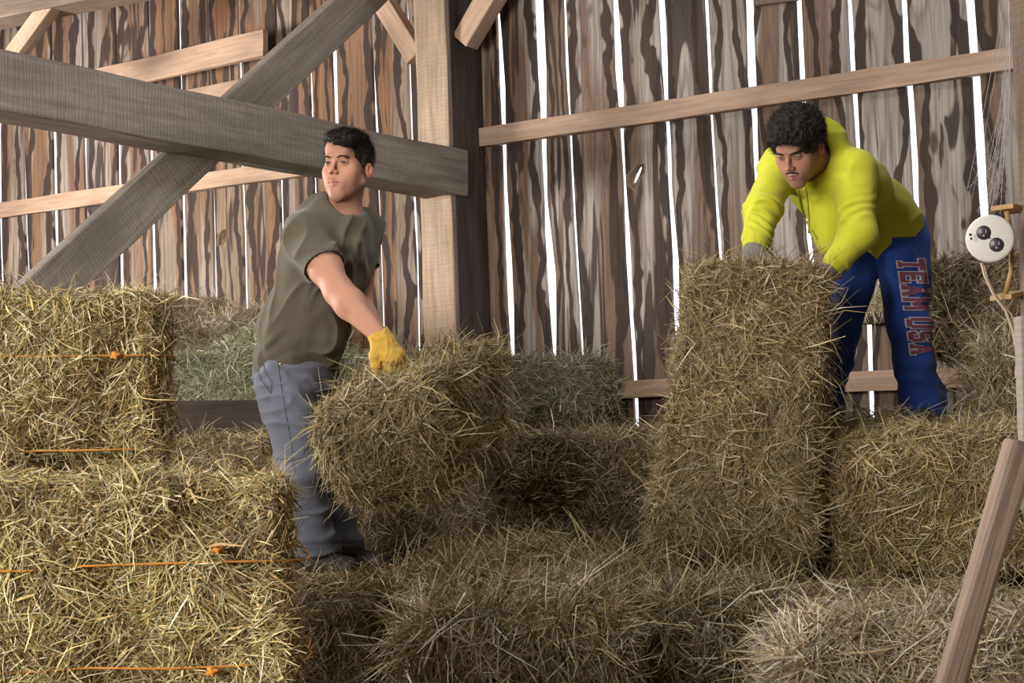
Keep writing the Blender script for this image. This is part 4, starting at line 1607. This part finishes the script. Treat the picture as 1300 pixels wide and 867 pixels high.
    tube_obj('side_seam', np.array(pts), .0012, M['seam'], jeans, 6)
    V, F = sphere(.0055, 10, 6)
    mesh_np('rivet', V + on_j(P(356, 462, 5.3)), F, M['brass'], jeans)
    # boots
    for a, FX in ((an_r, nrm(np.array([.80, -.6, 0]))), (an_l, nrm(np.array([.93, -.35, 0])))):
        B_ = Sdf()
        z = TA + .0
        g0 = np.array([a[0], a[1], z])
        B_.rc(g0 + UP * .045 - FX * .04, g0 + UP * .06 + FX * .01, .042, .046, .02)
        B_.rc(g0 + UP * .045, g0 + UP * .036 + FX * .15, .045, .036, .03)
        B_.rc(g0 + UP * .10, g0 + UP * .04, .045, .045, .03)
        B_.rc(g0 - UP * .2 + FX * .05, g0 - UP * .17 + FX * .05, .175, .175, .002, True)
        V, F = B_.mesh(.005)
        V[:, 2] = np.maximum(V[:, 2], z + .012)
        bt = mesh_np('work_boot', V, F, M['shoe'], root)
        S3 = Sdf()
        S3.rc(g0 + UP * .010 - FX * .045, g0 + UP * .010 + FX * .155, .046, .042, .01, flat=UP, f=4)
        V, F = S3.mesh(.004)
        so = mesh_np('sole', V, F, M['sole'], bt)
        so['label'] = 'grey rubber sole'
    # gloves
    for wr, f_, n_, sd, cl in ((wr_r, hd, hn, 1, (35, 45, 30)), (wr_l, hl, nrm(np.array([-.2, .8, .4])), -1, (35, 45, 30))):
        G = Sdf()
        hand_ops(G, wr, f_, n_, sd, .0048, cl)
        ff = nrm(f_)
        G.rc(wr - ff * .028, wr + ff * .03, .041, .036, .015, flat=n_, f=1.15)
        G.rc(wr - ff * .085, wr - ff * .048, .05, .05, .002, True)
        G.rc(wr - ff * .05, wr - ff * .018, .036, .034, .004, True)
        V, F = G.mesh(.0035)
        V = smooth_mesh(V, F, 1, .4)
        V = wrinkle(V, F, .0022, 45, 41, None)
        gl = mesh_np('work_glove', V, F, M['glove_y'], root)
    return root


def densify(pts, m):
    pts = np.array(pts)
    out = []
    for i in range(len(pts) - 1):
        for j in range(m): out.append(pts[i] + (pts[i + 1] - pts[i]) * j / m)
    out.append(pts[-1])
    return out


def surf_snap(V, F, off=.001):
    from mathutils.bvhtree import BVHTree
    t = BVHTree.FromPolygons([tuple(v) for v in V], [tuple(int(i) for i in f) for f in F])

    def f(p, direction=None):
        d = nrm(p - CAM) if direction is None else direction
        h = t.ray_cast(Vector(p), Vector(d))
        if h[0] is None:
            h = t.find_nearest(Vector(p))
        return np.array(h[0]) + np.array(h[1]) * off
    f.tree = t
    return f


man_one()


# ================================================================== man 2 (yellow hoodie)
LET = {   # block letters on a 5 x 7 field as bars (x0, y0, x1, y1) or 4 point slants
    'T': [(0, 5.6, 5, 7), (1.8, 0, 3.2, 7), (1.1, 0, 3.9, 1)],
    'E': [(0, 0, 1.5, 7), (0, 5.6, 4.8, 7), (0, 0, 4.8, 1.4), (0, 2.9, 3.6, 4.1), (3.9, 4.6, 4.8, 7), (3.9, 0, 4.8, 2.4)],
    'A': [[(0.2, 0), (1.7, 0), (3.1, 7), (1.9, 7)], [(3.3, 0), (4.8, 0), (3.1, 7), (1.9, 7)], (1.2, 1.9, 3.8, 3.0), (0, 0, 2.0, 1.0), (3.0, 0, 5.0, 1.0)],
    'M': [(0, 0, 1.4, 7), (3.9, 0, 5.3, 7), [(0, 7), (1.4, 7), (3.2, 2.2), (2.2, 2.2)], [(3.9, 7), (5.3, 7), (3.1, 2.2), (2.1, 2.2)]],
    'U': [(0.2, 1.2, 1.6, 7), (3.4, 1.2, 4.8, 7), (0.9, 0, 4.1, 1.5)],
    'S': [(0.9, 5.6, 4.2, 7), (0.2, 3.6, 1.6, 6.2), (0.9, 2.9, 4.1, 4.2), (3.4, 0.9, 4.8, 3.5), (0.7, 0, 4.1, 1.4), (3.5, 4.9, 4.8, 6.2), (0.2, 0.8, 1.5, 2.1)],
}


def man_two():
    root = empty('person', P(1168, 532, 5.8))
    tag(root, 'man in a yellow-green hoodie and blue sweatpants bending over the upright bale', 'person')
    sh_l, sh_r = P(1084, 218, 5.50), P(990, 214, 5.66)
    el_l, wr_l = P(1089, 296, 5.42), P(1054, 344, 5.37)
    el_r, wr_r = P(968, 266, 5.50), P(957, 320, 5.36)
    pel, wai, che = P(1128, 300, 5.92), P(1105, 270, 5.86), P(1058, 232, 5.68)
    ucl = P(1043, 214, 5.62)
    nb = P(1034, 205, 5.56)
    LT = nrm(sh_l - sh_r)
    axis = nrm(che - pel)
    FT = nrm(np.cross(axis, LT))
    if FT[2] > 0: FT = -FT
    C = P(1013, 186, 5.42)
    fw = nrm(np.array([-.50, -.64, -.60]))
    R = headframe(fw, nrm(np.array([-.16, -.35, 1.0])))
    HS = .98
    hip_l, hip_r = P(1146, 310, 5.86), P(1092, 318, 5.93)
    kn_l, kn_r = P(1154, 415, 5.80), P(1066, 420, 5.84)
    an_l, an_r = P(1171, 505, 5.86), P(1048, 512, 5.92)
    hdl = nrm(np.array([-.75, -.15, -.40]))
    hdr = nrm(np.array([-.15, -.5, -.8]))
    S = Sdf()
    S.rc(pel, wai, .115, .115, .05, flat=FT, f=1.4)
    S.rc(wai, che, .115, .135, .05, flat=FT, f=1.4)
    S.rc(che, ucl, .135, .105, .05, flat=FT, f=1.4)
    S.rc(sh_r, sh_l, .050, .050, .04)
    S.rc(ucl, C - R[:, 2] * .04 - R[:, 1] * .03, .07, .055, .03)
    for h, k_, a in ((hip_r, kn_r, an_r), (hip_l, kn_l, an_l)):
        chain(S, [h, k_, a], [.080, .053, .036], .04)
    for a, FX in ((an_l, np.array([-.3, -.95, 0])), (an_r, np.array([-.5, -.86, 0]))):
        chain(S, [a, np.array([a[0], a[1], TB + .045]), np.array([a[0], a[1], TB + .036]) + nrm(FX) * .10], [.034, .026, .018], .004)
    for s_, e_, w_, hd, hn, sd in ((sh_l, el_l, wr_l, hdl, nrm(np.array([.3, -.6, .7])), 1), (sh_r, el_r, wr_r, hdr, nrm(np.array([-.5, -.7, .4])), -1)):
        chain(S, [s_, e_, w_], [.055, .042, .028], .03)
        hand_ops(S, w_, hd, hn, sd, curl=(25, 30, 25))
    head_ops(S, C, R, HS, .0016)
    V, F = S.mesh(.0095, [(C - .13, C + .13)], .0027)
    V = smooth_mesh(V, F, 1, .35)
    col = head_color(V, C, R, HS, (.36, .19, .13), .55)
    mesh_np('body', V, F, M['skin'], root, col=col)
    eyes(root, C, R, HS, (0, .8, -.6))
    sn = brows(root, V, F, C, R, HS, .0033)
    Lp = lambda x, y, z: C + R @ (np.array([x, y, z]) * HS)
    face_hair(root, sn, C, R, HS, 'moustache', [(-.024, -.0565), (-.013, -.0525), (0, -.0515), (.013, -.0525), (.024, -.0565)], .0033, both=False)
    # curly hair
    H = Sdf()
    H.el(Lp(0, -.016, .048), np.array([.096, .108, .094]) * HS, R, .02)
    H.el(Lp(0, .058, .078), np.array([.060, .040, .036]) * HS, R, .03)
    H.el(Lp(0, .105, -.004), np.array([.066, .068, .066]) * HS, R, .012, True)
    H.el(Lp(0, .045, -.085), np.array([.13, .09, .075]) * HS, R, .01, True)
    H.el(Lp(0, -.02, -.12), np.array([.14, .13, .065]) * HS, R, .01, True)
    for sx in (-1, 1): H.el(Lp(sx * .09, .0, -.012), np.array([.028, .022, .030]) * HS, R, .004, True)
    HV, HF = H.mesh(.0035)
    N = vert_normals(HV, HF)
    HV = HV + N * (.008 * (1 - 2 * np.abs(vnoise(HV * 60, 4))) + .004 * vnoise(HV * 130, 5) - .003)[:, None]
    sv, sf = strands('h', HV, HF, None, None, 12000, 5, (.012, .03), .0006, lambda p, n: n, 1.0)
    hair = mesh_np('hair', np.concatenate([HV, sv]), [HF, sf + len(HV)], M['hair'], root)
    hair['label'] = 'dark curly hair'

    # hoodie
    T = Sdf()
    T.rc(pel * .72 + wai * .28, wai, .155, .152, .05, flat=FT, f=1.18)
    T.rc(wai, che, .156, .165, .05, flat=FT, f=1.25)
    T.rc(che, ucl, .165, .130, .05, flat=FT, f=1.35)
    T.rc(sh_r, sh_l, .066, .068, .06)
    T.el(P(1058, 272, 5.64), (.085, .09, .10), None, .07)
    T.el(P(1056, 300, 5.62), (.055, .07, .075), None, .06)
    T.el(P(1098, 236, 5.62), (.075, .08, .07), None, .06)      # slack front
    cuff_l = el_l + (wr_l - el_l) * .76
    cuff_r = el_r + (wr_r - el_r) * .78
    chain(T, [sh_l, el_l], [.075, .064], .035)
    chain(T, [el_l, cuff_l], [.064, .046], .03)
    chain(T, [sh_r, el_r], [.072, .062], .035)
    chain(T, [el_r, cuff_r], [.062, .044], .03)
    for w_, e_ in ((wr_l, el_l), (wr_r, el_r)):
        d_ = nrm(w_ - e_)
        T.rc(w_ + d_ * .02, w_ + d_ * .12, .07, .07, .003, True)
    # hood bunched round the neck
    hb = C - R[:, 2] * .085 - R[:, 1] * .03
    ring = []
    u_, v_ = nrm(LT), nrm(np.cross(nrm(C - ucl), LT))
    for i in range(20):
        a_ = i / 20 * 2 * math.pi
        back = .5 - .5 * math.sin(a_)
        p_ = nb + nrm(C - ucl) * (.005 + .055 * back) + u_ * math.cos(a_) * (.098) + v_ * math.sin(a_) * .090
        ring.append((p_, .021 + .016 * back))
    sgn = 1 if (v_ @ FT) > 0 else -1
    ring = []
    ax_n = nrm(C - ucl)
    for i in range(21):
        a_ = i / 20 * 2 * math.pi
        front = math.sin(a_)
        p_ = nb + ax_n * (.012 - .02 * front) + u_ * math.cos(a_) * .092 + v_ * sgn * front * .085 + UP * (.028 * (1 - front) * .5)
        ring.append((p_, .026 - .010 * front))
    for i in range(20): T.rc(ring[i][0], ring[i + 1][0], ring[i][1], ring[i + 1][1], .022)
    T.el(nb - FT * .06 + axis * .01, (.10, .09, .075), None, .05)
    T.rc(nb + FT * .01, C + R[:, 2] * .05, .068, .085, .012, True)
    TV, TF = T.mesh(.0055)
    TV = smooth_mesh(TV, TF, 1, .5)
    TV = wrinkle(TV, TF, .0058, 11, 51, [(nrm(axis), .35)])
    TV = smooth_mesh(TV, TF, 1, .5)
    # creases across the sleeves
    for (a_, b_) in ((el_l, cuff_l), (el_r, cuff_r), (sh_l, el_l), (sh_r, el_r)):
        ba = b_ - a_
        t = (TV - a_) @ ba / (ba @ ba)
        r_ = np.linalg.norm(TV - a_ - np.outer(np.clip(t, 0, 1), ba), axis=1)
        m = np.exp(-(np.maximum(r_ - .085, 0) / .02) ** 2) * ((t > 0.05) & (t < 1.05))
        N = vert_normals(TV, TF)
        TV = TV + N * (m * .0045 * np.sin(t * 24 + 9 * vnoise(TV * 9, 8)) * np.clip(0.3 + 1.3 * vnoise(TV * 8, 12), 0, 1.2))[:, None]
    hood = mesh_np('hoodie', TV, TF, M['hoodie'], root)
    # cuffs
    for w_, e_ in ((wr_l, el_l), (wr_r, el_r)):
        d_ = nrm(w_ - e_)
        c_ = e_ + (w_ - e_) * .80
        K = Sdf()
        K.rc(c_ - d_ * .02, c_ + d_ * .025, .047, .041, .01)
        K.rc(c_ + d_ * .07, c_ + d_ * .12, .05, .05, .002, True)
        V, F = K.mesh(.004)
        mesh_np('cuff', V, F, M['hoodie'], hood)
    sn = surf_snap(TV, TF, .004)
    for pts in ([(1012, 237), (1018, 262), (1026, 285), (1038, 303)], [(1022, 236), (1026, 258), (1028, 282), (1028, 298)]):
        pp = [sn(P(x, y, 5.0)) for x, y in densify(pts, 5) if sn.tree.ray_cast(Vector(P(x, y, 4.9)), Vector(nrm(RAY(x, y))))[0] is not None]
        pp = [q for i, q in enumerate(pp) if i == 0 or np.linalg.norm(q - pp[i - 1]) < .05]
        tube_obj('drawstring', np.array(pp), .0035, M['ivory'], hood, 8)

    # sweatpants
    J = Sdf()
    J.rc(pel + axis * .05, pel - axis * .01, .140, .138, .04, flat=FT, f=1.2)
    J.el(P(1143, 294, 5.98), (.09, .10, .10), None, .05)
    for h, k_, a, rr in ((hip_l, kn_l, an_l, (.096, .076, .073, .074)), (hip_r, kn_r, an_r, (.092, .070, .064, .066))):
        chain(J, [h, k_, k_ * .5 + a * .5, a], rr, .025)
        J.rc(a + UP * .02, a - UP * .06, rr[3] + .004, rr[3] + .002, .03)
        J.rc(a - UP * .185, a - UP * .22, .11, .11, .003, True)
    JV, JF = J.mesh(.0055)
    JV = smooth_mesh(JV, JF, 1, .5)
    JV = wrinkle(JV, JF, .008, 9, 61, [(UP, .8)])
    low = np.exp(-((JV[:, 2] - (an_l[2] + .07)) / .06) ** 2)
    N = vert_normals(JV, JF)
    JV = JV + N * (low * .0035 * np.sin(JV[:, 2] * 95 + 20 * JV[:, 0] + 3 * vnoise(JV * 10, 4)))[:, None]
    pants = mesh_np('sweatpants', JV, JF, M['blue'], root)
    # printed letters running down the outside of the left leg, letter tops towards the right
    sj = surf_snap(JV, JF, .0)
    o_top = np.array([1139.0, 329.0])
    def leg(u, v, word0):
        # u metres-ish pixels down the leg, v pixels to the right
        t = u / 122.0
        x = 1139 + 1.5 * t * 4 + t * 12 + v
        y = 329 + u
        return x, y
    pos = 0.0
    sxp, syp = 3.15, 4.75    # pixels per letter unit: along the leg, across it
    lay = []
    for ch in 'TEAM USA':
        if ch == ' ':
            pos += 2.4
            continue
        lay.append((ch, pos))
        pos += 6.4 if ch == 'M' else 5.9
    k_sc = 121.0 / (pos - .9)
    for matn, grow, off, nm in (('white', .42, .0025, 'letter_outline'), ('maroon', 0, .0045, 'letter_print')):
        mb = MB()
        for ch, p0 in lay:
            for br in LET[ch]:
                if isinstance(br, tuple): q = [(br[0] - grow, br[1] - grow), (br[2] + grow, br[1] - grow), (br[2] + grow, br[3] + grow), (br[0] - grow, br[3] + grow)]
                else:
                    cx_ = sum(a_[0] for a_ in br) / 4
                    cy_ = sum(a_[1] for a_ in br) / 4
                    q = [(a_[0] + grow * np.sign(a_[0] - cx_) * 1.2, a_[1] + grow * np.sign(a_[1] - cy_)) for a_ in br]
                nx_, ny_ = 8, 8
                Vg = []
                ok = True
                for i in range(nx_ + 1):
                    for j in range(ny_ + 1):
                        s_, t_ = i / nx_, j / ny_
                        a_ = np.array(q[0]) * (1 - s_) * (1 - t_) + np.array(q[1]) * s_ * (1 - t_) + np.array(q[2]) * s_ * t_ + np.array(q[3]) * (1 - s_) * t_
                        x, y = leg((p0 + a_[0]) * k_sc, a_[1] * syp, 0)
                        hpt = sj.tree.ray_cast(Vector(P(x, y, 5.2)), Vector(nrm(RAY(x, y))))
                        if hpt[0] is None: hpt = sj.tree.find_nearest(Vector(P(x, y, 5.78)))
                        Vg.append(np.array(hpt[0]) + np.array(hpt[1]) * off)
                    if not ok: break
                if not ok: continue
                Fg = [(i * (ny_ + 1) + j, (i + 1) * (ny_ + 1) + j, (i + 1) * (ny_ + 1) + j + 1, i * (ny_ + 1) + j + 1) for i in range(nx_) for j in range(ny_)]
                mb.add(np.array(Vg), np.array(Fg))
        if mb.n: mb.build(nm, M[matn], pants, smooth=True)
    # shoes
    for a, FX in ((an_l, np.array([-.3, -.95, 0])), (an_r, np.array([-.5, -.86, 0]))):
        FX = nrm(FX)
        B_ = Sdf()
        g0 = np.array([a[0], a[1], TB + .005])
        B_.rc(g0 + UP * .045 - FX * .05, g0 + UP * .042 + FX * .14, .046, .040, .03)
        B_.rc(g0 + UP * .10, g0 + UP * .04, .052, .050, .03)
        V, F = B_.mesh(.006)
        V[:, 2] = np.maximum(V[:, 2], TB + .012)
        bt = mesh_np('shoe', V, F, M['shoe'], root)
    # gloves
    for w_, hd, hn, sd in ((wr_l, hdl, nrm(np.array([.3, -.6, .7])), 1), (wr_r, hdr, nrm(np.array([-.5, -.7, .4])), -1)):
        G = Sdf()
        hand_ops(G, w_, hd, hn, sd, .0045, (25, 30, 25))
        G.rc(w_ - hd * .02, w_ + hd * .03, .037, .036, .015)
        V, F = G.mesh(.004)
        V = smooth_mesh(V, F, 1, .4)
        mesh_np('work_glove', V, F, M['glove_g'], root)['label'] = 'grey knit glove'
    return root


man_two()


# ------------------------------------------------------------------ round outlet on the right post
def outlet():
    c = P(1257, 303, 3.63)
    root = empty('round_outlet', c)
    tag(root, 'round white two-socket outlet on a box fixed to the right-hand post', 'outlet')
    ny = nrm(CAM - c + np.array([-.25, 0, .0]))      # faces the camera, a little to the left
    nx = nrm(np.cross(UP, ny))
    nz = np.cross(ny, nx)
    r0 = .0545

    def lathe(profile, name, mat, cc=None, sx=1.0, parent=root, seg=40):
        cc = c if cc is None else cc
        V, Q = [], []
        for (r_, h_) in profile:
            for j in range(seg):
                t = j / seg * 2 * math.pi
                V.append(cc + nx * math.cos(t) * r_ * sx + nz * math.sin(t) * r_ + ny * h_)
        n = len(profile)
        for i in range(n - 1):
            for j in range(seg):
                Q.append((i * seg + j, i * seg + (j + 1) % seg, (i + 1) * seg + (j + 1) % seg, (i + 1) * seg + j))
        return mesh_np(name, np.array(V), np.array(Q), mat, parent)
    pl = lathe([(.0001, .004), (r0 * .86, .004), (r0 * .95, .0025), (r0, -.001), (r0, -.006), (.0001, -.006)], 'cover_plate', M['plate'])
    lathe([(.0001, -.007), (r0 * .88, -.007), (r0 * .9, -.012), (r0 * .9, -.05), (r0 * .8, -.055), (.0001, -.055)], 'junction_box', M['box'])
    a1 = nrm(nx * -.5 + nz * .45)
    for s_ in (-1, 1):
        pc_ = c - (nx * .52 - nz * .0) * .0
        cc = c + (nx * .0135 - nz * .0145) * s_
        so = lathe([(.0001, .0075), (.0145, .0075), (.0162, .006), (.0165, .003)], 'socket', M['socket'], cc, .97)
        for (dx, dz, w_, h_) in ((-.0055, .003, .0012, .0045), (.0055, .003, .0012, .0038), (0, -.0065, .0022, .0022)):
            q = cc + nx * dx + nz * dz + ny * .0078
            mb = MB()
            mb.add(box_pts(q, nx, ny, nz, w_, .0006, h_), BOXF)
            mb.build('slot', M['metal'], so)
    for (px_, py_, r_) in ((1232, 298, .0035), (1233, 303, .003), (1280, 297, .0035), (1256, 302, .0022)):
        q = P(px_, py_, 3.625)
        V, F = sphere(r_, 10, 6)
        mesh_np('screw', V * np.array([1, .5, 1]) + q, F, M['socket'], root)
    # straps to the post above and below
    for (x0, y0, x1, y1) in ((1272, 263, 1292, 268), (1270, 378, 1291, 372)):
        p0_, p1_ = P(x0, y0, 3.70), P(x1, y1, 3.74)
        mb = MB()
        mid = (p0_ + p1_) / 2
        ax_ = nrm(p1_ - p0_)
        mb.add(box_pts(mid, ax_, np.cross(UP, ax_), UP, np.linalg.norm(p1_ - p0_) / 2, .03, .006), BOXF)
        bevel(mb.build('mounting_strap', M['box'], root), .002)
        if y0 < 300: tube_obj('strap_arm', np.array([P(1278, 268, 3.7), P(1284, 300, 3.7), P(1284, 345, 3.7), P(1276, 375, 3.7)]), .006, M['box'], root, 8)
    pts = [P(1246, 334, 3.68), P(1250, 350, 3.67), P(1262, 375, 3.66), P(1277, 395, 3.66), P(1286, 420, 3.66), P(1291, 450, 3.66), P(1290, 480, 3.66)]
    tube_obj('cable', np.array(densify(pts, 4)), .0032, M['wire'], root, 8)
    pts = [P(1250, 336, 3.69), P(1253, 352, 3.69), P(1262, 372, 3.68), P(1272, 386, 3.68), P(1284, 398, 3.68), P(1292, 418, 3.68)]
    tube_obj('cable', np.array(densify(pts, 4)), .0026, M['wire'], root, 8)


outlet()


def cobweb():
    rng = np.random.default_rng(9)
    mb = MB()
    def st(a, b, sag=.01, r=.0004):
        t = np.linspace(0, 1, 8)[:, None]
        p = a + (b - a) * t + np.array([0, 0, -1.0]) * sag * 4 * t * (1 - t)
        V, F = tube(p, r, 4, caps=False)
        mb.add(V, F[0])
    tops = [P(1278 + rng.uniform(-4, 8), rng.uniform(0, 200), 3.66 + rng.uniform(-.02, .05)) for _ in range(26)]
    bots = [P(rng.uniform(1226, 1286), rng.uniform(230, 280), 3.68 + rng.uniform(-.03, .06)) for _ in range(26)]
    for a, b in zip(tops, bots):
        st(a, b, rng.uniform(0, .02), rng.uniform(.0003, .0006))
    for _ in range(70):
        i, j = rng.integers(0, 26, 2)
        f, g_ = rng.uniform(.2, 1, 2)
        st(tops[i] + (bots[i] - tops[i]) * f, tops[j] + (bots[j] - tops[j]) * min(1, f + rng.uniform(-.1, .1)), .005, .0003)
    st(P(1281, -10, 3.70), P(1283, 120, 3.70), 0, .0014)
    st(P(1283, 120, 3.70), P(1279, 180, 3.70), 0, .0011)
    o = mb.build('cobweb', M['web'], smooth=True)
    tag(o, 'dusty grey cobweb hanging beside the right-hand post above the outlet', 'cobweb', kind='stuff')


cobweb()
